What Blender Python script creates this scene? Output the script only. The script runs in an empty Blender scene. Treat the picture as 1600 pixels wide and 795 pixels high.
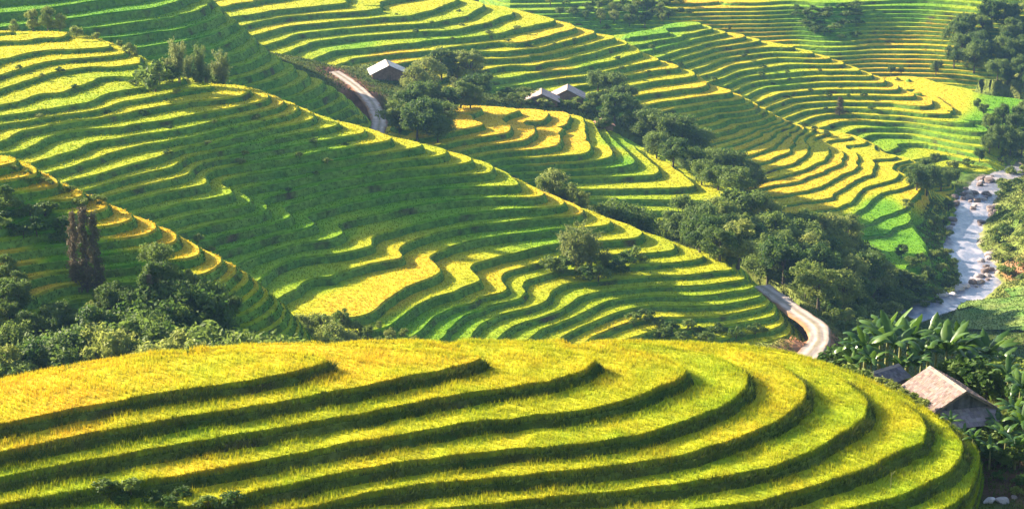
import bpy, math, random
import numpy as np
from math import radians, sin, cos, pi

random.seed(7); RNG = np.random.default_rng(7)
scene = bpy.context.scene
COL = scene.collection

# ------------------------------------------------------------------ camera, sky, sun, exposure
CAM_Z = 170.0
PITCH = math.atan(847.0 / 2986.0)
FPX = 2986.0                                   # focal length in photograph pixels (1600 wide)
cam_data = bpy.data.cameras.new("camera"); cam = bpy.data.objects.new("camera", cam_data)
COL.objects.link(cam); scene.camera = cam
cam.location = (0, 0, CAM_Z)
cam.rotation_euler = (pi / 2 - PITCH, 0, 0)
cam_data.sensor_width = 36.0
cam_data.lens = FPX / 1600.0 * 36.0
cam_data.clip_start = 1.0; cam_data.clip_end = 6000.0

SUN_AZ = radians(-62)       # towards the sun, measured from +Y to +X
SUN_EL = radians(23.5)
world = bpy.data.worlds.new("World"); scene.world = world; world.use_nodes = True
wn = world.node_tree.nodes; wl = world.node_tree.links
sky = wn.new("ShaderNodeTexSky"); sky.sky_type = 'NISHITA'; sky.sun_disc = False
sky.sun_elevation = SUN_EL; sky.sun_rotation = SUN_AZ
sky.air_density = 1.0; sky.dust_density = 1.0; sky.ozone_density = 1.0
wl.new(sky.outputs[0], wn["Background"].inputs[0]); wn["Background"].inputs[1].default_value = 0.08
sun_d = bpy.data.lights.new("sun", 'SUN'); sun_d.energy = 5.0; sun_d.angle = radians(0.55); sun_d.color = (1.0, 0.87, 0.68)
sun = bpy.data.objects.new("sun", sun_d); COL.objects.link(sun)
sun.rotation_euler = (pi / 2 - SUN_EL, 0, pi - SUN_AZ)
sun.location = (-150, 300, 300)
scene.view_settings.view_transform = 'Standard'; scene.view_settings.look = 'None'
scene.view_settings.exposure = 1.85; scene.view_settings.gamma = 1.0
scene.cycles.use_denoising = True
scene.cycles.max_bounces = 5; scene.cycles.diffuse_bounces = 3; scene.cycles.transmission_bounces = 3
scene.cycles.volume_bounces = 1
scene.cycles.sample_clamp_indirect = 6.0

# ------------------------------------------------------------------ measuring helpers
CP, SP = cos(PITCH), sin(PITCH)
def ray(px, py):
    a = (px - 800.0) / FPX; b = -(py - 397.5) / FPX
    return a, CP + b * SP, -SP + b * CP
def at_z(px, py, z):
    dx, dy, dz = ray(px, py); t = (z - CAM_Z) / dz
    return (dx * t, dy * t, z)
def at_y(px, py, y):
    dx, dy, dz = ray(px, py); t = y / dy
    return (dx * t, y, CAM_Z + dz * t)
def to_px(x, y, z):
    zz = z - CAM_Z
    d = y * CP - zz * SP; u = y * SP + zz * CP
    return 800 + FPX * x / d, 397.5 - FPX * u / d

# ------------------------------------------------------------------ noise
_perm = RNG.integers(0, 2**31, 4096)
def _h(ix, iy, s):
    n = (ix.astype(np.int64) * 73856093) ^ (iy.astype(np.int64) * 19349663) ^ (s * 83492791)
    return _perm[n & 4095] / 2.0**31
def vnoise(x, y, s=0):
    ix = np.floor(x); iy = np.floor(y); fx = x - ix; fy = y - iy
    fx = fx * fx * (3 - 2 * fx); fy = fy * fy * (3 - 2 * fy)
    a = _h(ix, iy, s); b = _h(ix + 1, iy, s); c = _h(ix, iy + 1, s); d = _h(ix + 1, iy + 1, s)
    return (a * (1 - fx) + b * fx) * (1 - fy) + (c * (1 - fx) + d * fx) * fy - 0.5
def fbm(x, y, s=0, o=3):
    r = 0; a = 1.0
    for i in range(o):
        r = r + a * vnoise(x * 2**i, y * 2**i, s + i); a *= 0.5
    return r

# ------------------------------------------------------------------ thin plate spline surface
class TPS:
    def __init__(self, pts, lam=0.02):
        P = np.array(pts, float)
        key = np.round(P[:, :2] / 1.2).astype(int)             # thin out near-duplicates
        _, idx = np.unique(key, axis=0, return_index=True); P = P[np.sort(idx)]
        self.c = P[:, :2].mean(0); self.s = 60.0
        X = (P[:, :2] - self.c) / self.s; n = len(X); self.X = X; self.raw = P
        K = self.phi(X, X) + lam * np.eye(n)
        Q = np.c_[np.ones(n), X]
        A = np.block([[K, Q], [Q.T, np.zeros((3, 3))]])
        sol = np.linalg.solve(A, np.r_[P[:, 2], np.zeros(3)])
        self.w = sol[:n]; self.a = sol[n:]
    @staticmethod
    def phi(A, B):
        d2 = ((A[:, None, :] - B[None, :, :])**2).sum(-1)
        return 0.5 * d2 * np.log(np.maximum(d2, 1e-12))
    def __call__(self, x, y):
        p = np.c_[np.ravel(x), np.ravel(y)]; out = np.empty(len(p)); dist = np.empty(len(p))
        for i in range(0, len(p), 4000):
            q = (p[i:i + 4000] - self.c) / self.s
            d2 = ((q[:, None, :] - self.X[None, :, :])**2).sum(-1)
            dist[i:i + 4000] = np.sqrt(d2.min(1)) * self.s
            out[i:i + 4000] = (0.5 * d2 * np.log(np.maximum(d2, 1e-12))) @ self.w + self.a[0] + q @ self.a[1:]
        return out.reshape(np.shape(x)), dist.reshape(np.shape(x))

def dens(line, step=14.0):
    out = []
    for (a, b) in zip(line[:-1], line[1:]):
        n = max(1, int(math.hypot(b[0] - a[0], b[1] - a[1]) / step))
        for i in range(n): out.append((a[0] + (b[0] - a[0]) * i / n, a[1] + (b[1] - a[1]) * i / n))
    out.append(line[-1]); return out

HILLS = []
class Hill:
    """A terraced hill: contour lines measured on the photograph at known levels give the smooth surface."""
    def __init__(self, name, zl, lines, extra=(), crest=(), back=((8, -1.5), (20, -7), (45, -20)), cell=1.0,
                 reach=9.0, lam=0.02, wob=0.16, wl=14.0, rw=0.5, crop=0.5, ripe=(), step=14.0, seed=0, bund=0.35, sink=0.02, zcap=None, brk=0.0, bl=34.0, fine=0.0):
        self.name = name; self.crop = crop; self.rw = rw; self.bund = bund; self.ripe = ripe; self.seed = seed
        ks = np.array(sorted(zl)); self.ks = ks; zs = np.array([zl[k] for k in ks])   # level number falls with height
        self.zmap = lambda k: np.interp(k, ks, zs)
        pts = []
        for k, ln in lines:
            z = float(self.zmap(k)); ln = list(ln)
            if name == 'C' and 13 <= k <= 24:              # sharpen the rib and the gully behind it
                for i in range(len(ln) - 1):
                    if ln[i + 1][0] < ln[i][0] - 1: ln[i] = (ln[i][0] + 9, ln[i][1]); ln[i + 1] = (ln[i + 1][0] - 9, ln[i + 1][1] - 1); break
            for p in dens(ln, step): pts.append(at_z(p[0], p[1], z))
        for e in extra:                                           # (px, py, level)
            pts.append(at_z(e[0], e[1], float(self.lev_z(e[2]))))
        for c in crest:
            x, y, z = at_z(c[0], c[1], float(self.lev_z(c[2])))
            for (dy, dz) in back: pts.append((x, y + dy, z + dz))
        self.tps = TPS(pts, lam)
        R = self.tps.raw; m = reach + 14
        x0, x1 = R[:, 0].min() - m, R[:, 0].max() + m; y0, y1 = R[:, 1].min() - m, R[:, 1].max() + m
        self.nx = int((x1 - x0) / cell) + 1; self.ny = int((y1 - y0) / cell) + 1
        self.x0, self.y0, self.cell = x0, y0, cell
        gx = x0 + np.arange(self.nx) * cell; gy = y0 + np.arange(self.ny) * cell
        X, Y = np.meshgrid(gx, gy); Z, D = self.tps(X, Y)
        hh = abs(self.zmap(ks[0]) - self.zmap(ks[-1])) / max(1, ks[-1] - ks[0])
        Z = Z + wob * hh * 2 * fbm(X / wl, Y / wl, 11 + seed)
        if brk: Z = Z + brk * hh * np.tanh(9 * fbm(X / bl, Y / bl, 90 + seed, 2))
        if fine: Z = Z + fine * hh * fbm(X / 1.6, Y / 1.6, 95 + seed, 2)
        over = np.maximum(0, D - reach)
        Z = Z - over * 0.35 - sink * over**2
        if name == 'A':                                   # below the last step on the right the bank falls straight to the yard
            zf = 105.05; m = np.clip((X - 12) / 10, 0, 1); Z = np.where(Z < zf, zf - (zf - Z) * (1 + 7 * m), Z)
        if zcap is not None: Z = np.where(Z > zcap, zcap + 0.02 * (Z - zcap), Z)
        self.X, self.Y, self.Z, self.D = X, Y, Z, D; self.reach = reach
        # level index rising with height
        order = np.argsort(zs); self.zs = zs[order]; self.kk = ks[order].astype(float)
        self.hh = hh
        self.U = self.z_to_u(Z)
        HILLS.append(self)
    def lev_z(self, k):
        ks = self.ks; lo, hi = ks[0], ks[-1]
        h = (self.zmap(lo) - self.zmap(hi)) / (hi - lo)
        if k < lo: return self.zmap(lo) + (lo - k) * h
        if k > hi: return self.zmap(hi) - (k - hi) * h
        return self.zmap(k)
    def z_to_u(self, Z):
        zs = self.zs; n = len(zs); u = np.interp(Z, zs, np.arange(n))
        u = np.where(Z > zs[-1], n - 1 + (Z - zs[-1]) / self.hh, u)
        return np.where(Z < zs[0], (Z - zs[0]) / self.hh, u)
    def u_to_z(self, U):
        zs = self.zs; n = len(zs); z = np.interp(U, np.arange(n), zs)
        z = np.where(U > n - 1, zs[-1] + (U - n + 1) * self.hh, z)
        return np.where(U < 0, zs[0] + U * self.hh, z)
    def sample(self, F, x, y):
        fx = (np.asarray(x, float) - self.x0) / self.cell; fy = (np.asarray(y, float) - self.y0) / self.cell
        ok = (fx >= 0) & (fy >= 0) & (fx < self.nx - 1) & (fy < self.ny - 1)
        ix = np.clip(fx.astype(int), 0, self.nx - 2); iy = np.clip(fy.astype(int), 0, self.ny - 2)
        a = np.clip(fx - ix, 0, 1); b = np.clip(fy - iy, 0, 1)
        v = (F[iy, ix] * (1 - a) + F[iy, ix + 1] * a) * (1 - b) + (F[iy + 1, ix] * (1 - a) + F[iy + 1, ix + 1] * a) * b
        return np.where(ok, v, -1e3)
    def height(self, x, y):                                       # tread height
        u = self.sample(self.U, x, y)
        return np.where(u > -900, self.u_to_z(np.floor(u)), -1e3)

# ------------------------------------------------------------------ the hills, lines measured as (level, [(px, py), ...])
zA = {k: 113.6 - (k - 1) * 1.0 for k in range(-1, 14)}
A = Hill("A", zA, [
    (1, [(-60, 695), (0, 678), (148, 647), (260, 626), (397, 608), (480, 590), (560, 569)]),
    (2, [(-60, 730), (0, 715), (148, 685), (334, 656), (400, 643), (548, 620), (697, 591), (797, 566), (818, 568)]),
    (3, [(-60, 770), (0, 756), (148, 726), (260, 708), (400, 685), (548, 658), (697, 630), (800, 613), (893, 596), (956, 572), (980, 574)]),
    (4, [(0, 797), (200, 766), (400, 735), (548, 702), (697, 678), (800, 665), (911, 652), (1004, 628), (1078, 589), (1100, 596)]),
    (5, [(100, 838), (300, 800), (548, 752), (697, 726), (800, 713), (911, 706), (1023, 685), (1134, 648), (1178, 608), (1194, 606)]),
    (6, [(200, 868), (400, 822), (560, 782), (697, 760), (800, 757), (911, 747), (1060, 723), (1197, 680), (1250, 650), (1275, 612), (1281, 618)]),
    (7, [(300, 890), (560, 828), (800, 789), (985, 776), (1134, 756), (1200, 745), (1274, 718), (1330, 682), (1358, 640), (1366, 640)]),
    (8, [(400, 910), (700, 850), (1000, 820), (1200, 793), (1274, 772), (1367, 737), (1423, 700), (1447, 667), (1452, 660)]),
    (9, [(900, 880), (1200, 840), (1385, 793), (1460, 762), (1530, 730), (1546, 712), (1540, 700)]),
    (10, [(1200, 885), (1400, 848), (1500, 818), (1538, 790), (1545, 760)]),
], extra=[(-60, 640, .75), (0, 640, .7), (150, 610, .7), (300, 585, .7), (430, 575, .75), (0, 603, 1.2), (200, 569, 1.15), (400, 554, 1.2), (520, 558, 1.3), (640, 560, 1.95), (880, 562, 2.95), (1030, 572, 3.95), (1140, 583, 4.95), (1232, 592, 5.95),
          (1315, 606, 6.95), (1400, 630, 7.95), (1000, 545, 4.9), (1100, 550, 5.6), (1200, 556, 6.7), (1300, 578, 7.7), (1380, 604, 8.4), (800, 545, 3.6), (600, 545, 3.0), (1490, 692, 8.5), (1515, 706, 8.7), (1590, 740, 13), (1600, 790, 13.5), (1575, 705, 13), (1556, 688, 12), (1640, 760, 14), (1568, 760, 12.5), (1565, 795, 12.5)],
   crest=[(-60, 616, 1.4), (0, 601, 1.3), (100, 582, 1.3), (200, 567, 1.3), (300, 558, 1.3), (400, 552, 1.4), (600, 545, 3.0), (800, 545, 3.6), (1000, 545, 4.9), (1100, 550, 5.6), (1200, 556, 6.7), (1300, 578, 7.7), (1380, 604, 8.4), (1445, 640, 8.9)],
   back=((8, -2.2), (20, -8), (36, -17)), cell=0.45, reach=5, wob=0.05, wl=9, rw=0.35, crop=0.5, bund=0.4,
   ripe=[(100, 620, 0.90), (500, 560, 0.85), (900, 550, 0.80), (1200, 570, 0.70), (1350, 650, 0.65), (1480, 730, 0.50), (300, 680, 0.55), (300, 720, 0.85), (600, 690, 0.80), (200, 780, 0.55), (900, 700, 0.70), (700, 780, 0.65), (1150, 720, 0.65), (500, 640, 0.57)], seed=1, zcap=114.35, fine=0.04)

zC = {34: 39.0}
for k in range(33, 0, -1): zC[k] = zC[k + 1] + (1.2 if k >= 26 else 1.85 if k >= 22 else 1.9 if k >= 15 else 1.5 if k >= 8 else 1.2)
zC[0] = zC[1] + 1.25; zC[35] = 37.8; zC[36] = 36.6; zC[37] = 35.4
C = Hill("C", zC, [
    (1, [(-90, 84), (0, 68), (57, 62), (100, 56)]),
    (2, [(-90, 130), (0, 97), (38, 82), (75, 79), (120, 77), (176, 74)]),
    (3, [(-90, 160), (0, 125), (38, 106), (75, 97), (179, 87), (190, 86)]),
    (4, [(-90, 180), (0, 143), (57, 127), (94, 113), (151, 106), (217, 100)]),
    (5, [(6, 166), (57, 157), (98, 149), (121, 140), (170, 127), (245, 118)]),
    (6, [(34, 183), (113, 168), (151, 160), (170, 148), (255, 135), (282, 130)]),
    (7, [(0, 198), (96, 187), (160, 179), (189, 163), (283, 146), (325, 142)]),
    (8, [(28, 220), (60, 197), (128, 190), (189, 189), (217, 178), (300, 163), (380, 152)]),
    (9, [(53, 231), (75, 218), (111, 205), (181, 196), (217, 199), (300, 184), (418, 160)]),
    (10, [(81, 249), (132, 237), (189, 221), (223, 208), (245, 212), (300, 202), (380, 183), (445, 167)]),
    (11, [(102, 267), (170, 244), (236, 227), (262, 226), (300, 219), (380, 199), (464, 177)]),
    (12, [(130, 283), (189, 267), (260, 250), (276, 240), (320, 230), (400, 209), (490, 189)]),
    (13, [(153, 295), (226, 272), (275, 263), (286, 246), (300, 243), (350, 236), (440, 216), (528, 200)]),
    (14, [(175, 306), (253, 288), (302, 275), (312, 255), (322, 252), (380, 244), (470, 225), (568, 210)]),
    (15, [(225, 312), (290, 296), (330, 290), (337, 268), (347, 264), (400, 256), (500, 240), (608, 225)]),
    (16, [(258, 328), (290, 320), (351, 310), (366, 304), (358, 284), (370, 277), (450, 266), (540, 252), (652, 235)]),
    (17, [(258, 352), (306, 339), (351, 330), (390, 322), (384, 300), (394, 294), (450, 284), (511, 268), (600, 254), (692, 248)]),
    (18, [(304, 360), (351, 350), (404, 336), (408, 316), (420, 310), (500, 288), (600, 271), (680, 264), (728, 259)]),
    (19, [(321, 378), (351, 371), (383, 362), (450, 346), (458, 337), (446, 325), (460, 320), (520, 303), (600, 288), (700, 277), (768, 273)]),
    (20, [(328, 398), (385, 384), (417, 371), (460, 364), (490, 356), (494, 350), (476, 340), (500, 333), (560, 318), (650, 302), (740, 295), (813, 296)]),
    (21, [(360, 425), (383, 415), (406, 402), (457, 389), (513, 380), (545, 376), (548, 368), (520, 355), (560, 343), (620, 330), (700, 316), (780, 310), (848, 313)]),
    (22, [(392, 455), (410, 438), (436, 415), (477, 398), (555, 386), (590, 388), (585, 380), (570, 372), (608, 366), (640, 355), (688, 345), (764, 334), (800, 329), (883, 326)]),
    (23, [(430, 474), (465, 460), (496, 442), (536, 423), (583, 410), (625, 404), (622, 397), (640, 383), (688, 364), (726, 356), (800, 349), (860, 341), (910, 338)]),
    (24, [(470, 500), (520, 498), (552, 500), (579, 494), (600, 479), (621, 460), (643, 447), (685, 436), (690, 425), (678, 405), (719, 385), (753, 376), (800, 369), (870, 362), (953, 354)]),
    (25, [(480, 522), (560, 524), (612, 516), (640, 486), (690, 462), (740, 460), (760, 445), (742, 418), (790, 400), (850, 390), (920, 382), (1000, 373)]),
    (26, [(650, 520), (680, 495), (730, 470), (780, 462), (792, 446), (790, 428), (850, 411), (920, 402), (1008, 398), (1054, 394)]),
    (27, [(690, 530), (716, 500), (745, 478), (800, 472), (828, 455), (840, 437), (900, 425), (993, 417), (1040, 413), (1090, 408)]),
    (28, [(735, 535), (748, 505), (790, 490), (840, 480), (862, 462), (880, 448), (930, 440), (993, 433), (1060, 430), (1133, 421)]),
    (29, [(775, 535), (800, 512), (850, 495), (885, 480), (905, 465), (950, 457), (1020, 449), (1101, 448), (1166, 437)]),
    (30, [(820, 535), (850, 515), (890, 500), (920, 485), (950, 470), (1005, 462), (1101, 463), (1160, 454), (1187, 449)]),
    (31, [(860, 540), (890, 523), (925, 507), (955, 492), (1010, 478), (1060, 480), (1126, 478), (1196, 464)]),
    (32, [(905, 545), (930, 527), (960, 512), (1000, 500), (1048, 496), (1126, 496), (1207, 479)]),
    (33, [(945, 548), (970, 535), (1010, 520), (1086, 514), (1177, 504), (1222, 494)]),
    (34, [(985, 560), (1030, 542), (1126, 531), (1180, 524), (1228, 514)]),
    (35, [(1060, 560), (1140, 550), (1195, 540), (1232, 530)]),
], crest=[(-90, 60, 0.7), (0, 52, 0.7), (50, 54, 0.8), (95, 54, 1.3), (150, 66, 1.8), (185, 80, 2.7), (220, 96, 3.7), (250, 113, 4.7), (285, 127, 5.7), (330, 138, 6.5), (385, 140, 7.5), (420, 155, 8.7),
          (450, 165, 9.8), (470, 175, 10.8), (495, 186, 11.8), (532, 197, 12.8), (575, 207, 13.8), (612, 221, 14.7), (657, 231, 15.7), (697, 243, 16.7), (733, 254, 17.7), (775, 268, 18.7), (818, 291, 19.7),
          (854, 308, 20.7), (890, 321, 21.7), (916, 334, 22.7), (958, 350, 23.7), (1005, 368, 24.7), (1058, 389, 25.6), (1095, 402, 26.6), (1138, 416, 27.6), (1172, 431, 28.6), (1193, 444, 29.6), (1203, 458, 30.6), (1214, 473, 31.6), (1228, 490, 32.6), (1236, 510, 33.6)],
   back=((7, -1.0), (14, -2.7), (27, -11), (42, -22)), cell=0.85, reach=6, wob=0.13, wl=11, rw=0.55, crop=0.45, lam=0.01,
   ripe=[(40, 75, .72), (150, 80, .7), (60, 110, .7), (200, 150, .55), (120, 230, .6), (200, 260, .6), (320, 265, .6), (400, 330, .2), (470, 350, .2), (400, 380, .22), (540, 370, .3), (450, 420, .35), (500, 440, .35), (560, 375, .7), (600, 470, 1.0), (660, 420, 1.0), (620, 445, .95),
         (540, 470, .95), (720, 430, .75), (750, 440, .7), (650, 500, .12), (720, 500, .15), (760, 520, .4), (800, 500, .4), (860, 480, .5), (900, 510, .65), (960, 525, .75), (1000, 460, .55), (1100, 470, .55), (1200, 470, .55), (1080, 400, .6),
         (380, 150, .75), (450, 170, .85), (600, 225, .75), (700, 250, .65), (780, 275, .6), (850, 310, .95), (930, 345, .85), (600, 300, .12), (750, 340, .2), (400, 230, .15), (520, 250, .12), (680, 290, .15), (850, 360, .25), (480, 290, .12), (700, 330, .15), (820, 330, .2)], seed=2, bund=0.3, brk=0.12, bl=30.0, fine=0.025)

zB = {k: 95.0 - (k - 1) * 1.55 for k in range(-2, 18)}
B = Hill("B", zB, [
    (-1, [(-60, 252), (0, 240)]),
    (0, [(-60, 285), (0, 262), (30, 258)]),
    (1, [(-60, 300), (7, 282), (40, 284), (58, 279)]),
    (2, [(-60, 330), (20, 308), (60, 303), (92, 296)]),
    (3, [(-60, 350), (50, 325), (100, 318), (133, 306)]),
    (4, [(-60, 370), (80, 345), (145, 334), (172, 324)]),
    (5, [(0, 380), (100, 362), (145, 360), (183, 356), (207, 342)]),
    (6, [(60, 390), (150, 380), (205, 375), (240, 370), (250, 356)]),
    (7, [(100, 410), (200, 398), (258, 390), (280, 378)]),
    (8, [(150, 425), (240, 412), (288, 405), (312, 394)]),
    (9, [(200, 455), (290, 445), (337, 437), (366, 430), (375, 418)]),
], extra=[(250, 480, 11.5), (330, 470, 11), (100, 460, 9.4), (150, 480, 10.5), (0, 420, 7.2), (-60, 430, 7.5), (200, 530, 13), (388, 452, 11.5), (380, 485, 13.5), (365, 530, 15.5), (320, 500, 13), (300, 530, 14),
          (18, 400, 6.95), (20, 440, 7.05), (45, 405, 7.9), (42, 440, 8.0), (72, 405, 8.85), (58, 470, 9.0), (100, 430, 9.7), (110, 470, 10.2), (60, 520, 11), (-60, 500, 9)],
   crest=[(-60, 245, -1.6), (0, 232, -1.4), (40, 252, -.4), (62, 272, .5), (95, 288, 1.5), (136, 302, 2.5), (176, 320, 3.5), (212, 338, 4.5), (255, 352, 5.5), (284, 374, 6.5), (316, 390, 7.5), (378, 414, 8.7), (392, 440, 11)],
   back=((5, -1.6), (16, -9), (30, -16)), cell=0.8, reach=5, wob=0.08, wl=8, rw=0.5, crop=0.45, ripe=[(30, 280, 1.0), (80, 297, 1.0), (120, 312, 1.0), (165, 328, 1.0), (200, 345, 1.0), (190, 357, 1.0), (235, 365, 1.0), (270, 384, 1.0), (300, 398, 1.0), (345, 428, 1.0), (365, 422, 1.0), (40, 330, .1), (100, 350, .1), (20, 315, .15), (80, 375, .1), (150, 395, .1), (200, 420, .1), (100, 405, .15), (260, 430, .15), (300, 450, .15), (60, 350, .1), (90, 470, .45), (105, 430, .6), (40, 420, 1.0), (60, 440, 1.0), (15, 400, 1.0)], seed=3)

zE = {k: 84.0 - k * 2.4 for k in range(-6, 22)}
def fan(x, y, k):
    return (k, [(x - 420, y + 74), (x - 330, y + 56), (x - 230, y + 44), (x - 150, y + 37), (x - 80, y + 27), (x - 35, y + 16), (x - 12, y + 6), (x, y)])
E_n = [(240, -70), (270, -52), (296, -33), (318, -14), (335, 2), (352, 19), (369, 36), (386, 52), (402, 67), (420, 81), (440, 94), (460, 106), (482, 118), (503, 130), (523, 142), (541, 153), (556, 164), (566, 177)]
E = Hill("E", zE, [fan(x, y + 4, k - 4) for k, (x, y) in enumerate(E_n)],
   crest=[(x + 4, y - 1, k - 4.3) for k, (x, y) in enumerate(E_n)], back=((6, -1.5), (18, -8), (36, -18)), cell=1.3, reach=9, wob=0.2, wl=13, rw=0.7, crop=0.45, lam=0.02,
   ripe=[(340, 10, .4), (400, 70, .45), (470, 120, .5), (540, 160, .5), (250, 80, .15), (430, 170, .12), (150, 30, .2), (300, 60, .15)], seed=4, brk=0.15, bl=34.0, fine=0.03)

zF = {k: (8 + (32 - k) * 1.0 if k >= 20 else 20.0 + (20 - k) * 2.0) for k in range(-6, 40)}
F = Hill("F", zF, [
    (-5, [(300, -50), (440, -62), (530, -80)]),
    (-3, [(330, -12), (440, -24), (500, -36)]),
    (-2, [(380, 8), (440, 0), (505, -10)]),
    (-1, [(400, 25), (439, 19), (488, 13), (533, 9)]),
    (0, [(400, 36), (445, 28), (495, 24), (578, 19), (600, 5), (680, -8)]),
    (1, [(410, 55), (465, 43), (552, 34), (613, 28), (640, 27), (700, 13), (722, 2)]),
    (2, [(440, 66), (465, 56), (552, 46), (646, 40), (674, 39), (732, 28), (756, 12)]),
    (3, [(460, 82), (493, 68), (552, 59), (680, 50), (711, 51), (776, 35), (805, 17)]),
    (4, [(497, 94), (531, 82), (574, 76), (694, 63), (718, 59), (745, 62), (824, 47), (857, 33)]),
    (5, [(522, 107), (552, 92), (620, 84), (694, 79), (748, 71), (787, 75), (850, 62), (898, 46)]),
    (6, [(600, 104), (703, 88), (775, 77), (800, 84), (829, 83), (871, 71), (930, 54)]),
    (7, [(640, 112), (700, 103), (769, 94), (806, 90), (835, 95), (860, 86), (930, 70), (964, 62)]),
    (8, [(680, 124), (748, 113), (834, 97), (866, 101), (929, 84), (984, 71)]),
    (9, [(700, 140), (753, 131), (868, 110), (884, 112), (955, 98), (1006, 84)]),
    (10, [(720, 154), (766, 144), (845, 130), (890, 122), (915, 122), (960, 110), (1030, 96)]),
    (11, [(780, 160), (850, 146), (900, 138), (960, 122), (1056, 107)]),
    (12, [(900, 155), (995, 133), (1091, 119)]),
    (13, [(930, 168), (1015, 148), (1106, 133)]),
    (14, [(950, 182), (1030, 162), (1144, 146)]),
    (15, [(980, 190), (1061, 170), (1158, 156)]),
    (16, [(1000, 200), (1083, 178), (1179, 164)]),
    (17, [(1020, 206), (1108, 184), (1194, 169)]),
    (18, [(1050, 213), (1139, 190), (1202, 177)]),
    (19, [(1070, 222), (1166, 196), (1211, 182)]),
    (20, [(1080, 232), (1150, 214), (1201, 200), (1222, 190)]),
    (21, [(1090, 242), (1160, 222), (1227, 203), (1240, 197)]),
    (22, [(1100, 252), (1131, 236), (1171, 219), (1158, 211), (1120, 212)]),
    (23, [(1110, 262), (1159, 244), (1190, 236), (1210, 225), (1198, 216), (1160, 209)]),
    (24, [(1120, 274), (1192, 251), (1226, 242), (1243, 231), (1232, 221), (1200, 210)]),
    (25, [(1130, 284), (1219, 259), (1260, 250), (1278, 238), (1266, 227), (1235, 214)]),
    (26, [(1140, 296), (1248, 267), (1290, 257), (1305, 246), (1296, 233), (1265, 218)]),
    (27, [(1150, 307), (1192, 293), (1236, 280), (1273, 274), (1312, 263), (1326, 250), (1318, 238), (1290, 222)]),
    (28, [(1160, 318), (1198, 308), (1260, 297), (1304, 282), (1335, 271), (1347, 258), (1345, 245), (1318, 228)]),
    (29, [(1180, 330), (1210, 324), (1261, 314), (1313, 296), (1350, 283), (1370, 267), (1372, 252), (1350, 236)]),
    (30, [(1200, 342), (1304, 326), (1347, 303), (1385, 287), (1400, 268), (1425, 254)]),
    (31, [(1220, 356), (1331, 338), (1373, 313), (1412, 298), (1425, 275), (1440, 260)]),
    (32, [(1250, 372), (1361, 353), (1409, 338), (1432, 310), (1442, 285), (1450, 268)]),
    (33, [(1380, 375), (1420, 355), (1446, 330), (1455, 300)]),
], extra=[(1400, 400, 33.5), (1440, 392, 33.6), (1420, 372, 33.3), (1395, 382, 33.3), (1445, 372, 33.5), (1425, 410, 33.7), (1475, 345, 36), (1300, 385, 34)],
   crest=[(530, -88, -5.5), (680, -14, -.4), (725, -5, .6), (760, 5, 1.6), (810, 12, 2.6), (862, 27, 3.6), (903, 40, 4.6), (935, 50, 5.6), (968, 58, 6.6), (988, 67, 7.6), (1010, 80, 8.6), (1034, 92, 9.6), (1060, 103, 10.6), (1095, 115, 11.6), (1110, 129, 12.6), (1148, 142, 13.6), (1162, 152, 14.6), (1183, 160, 15.6), (1198, 165, 16.6), (1206, 173, 17.6),
          (1216, 179, 18.6), (1228, 187, 19.6), (1246, 194, 21.8), (1264, 200, 24.0), (1285, 205, 25.6), (1310, 210, 26.9), (1335, 215, 27.8), (1358, 221, 28.6), (1372, 228, 29.2), (1392, 236, 29.8), (1412, 244, 30.2), (1432, 251, 30.7), (1447, 258, 31.1), (1456, 266, 31.6), (1462, 298, 33)],
   back=((8, -2.0), (24, -10), (50, -24)), cell=1.35, reach=10, wob=0.16, wl=14, rw=0.7, crop=0.5, lam=0.01,
   ripe=[(450, 20, .7), (560, 40, .62), (560, 75, .35), (600, 90, .95), (700, 20, .68), (800, 30, .7), (690, 62, .45), (740, 100, .75), (820, 130, .35), (790, 150, .25), (830, 80, .9), (900, 70, .85), (960, 100, .6), (920, 105, .4), (1050, 130, .75), (1100, 150, .8), (1150, 210, .85), (1250, 240, .85), (1300, 270, .85), (1230, 290, .85), (1270, 320, .8), (1340, 290, .85), (1380, 325, .05), (1400, 380, .08), (1440, 390, .1), (1430, 310, .85), (1400, 240, .8), (870, 105, .9)], seed=5, brk=0.15, bl=42.0, fine=0.03)

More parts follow.
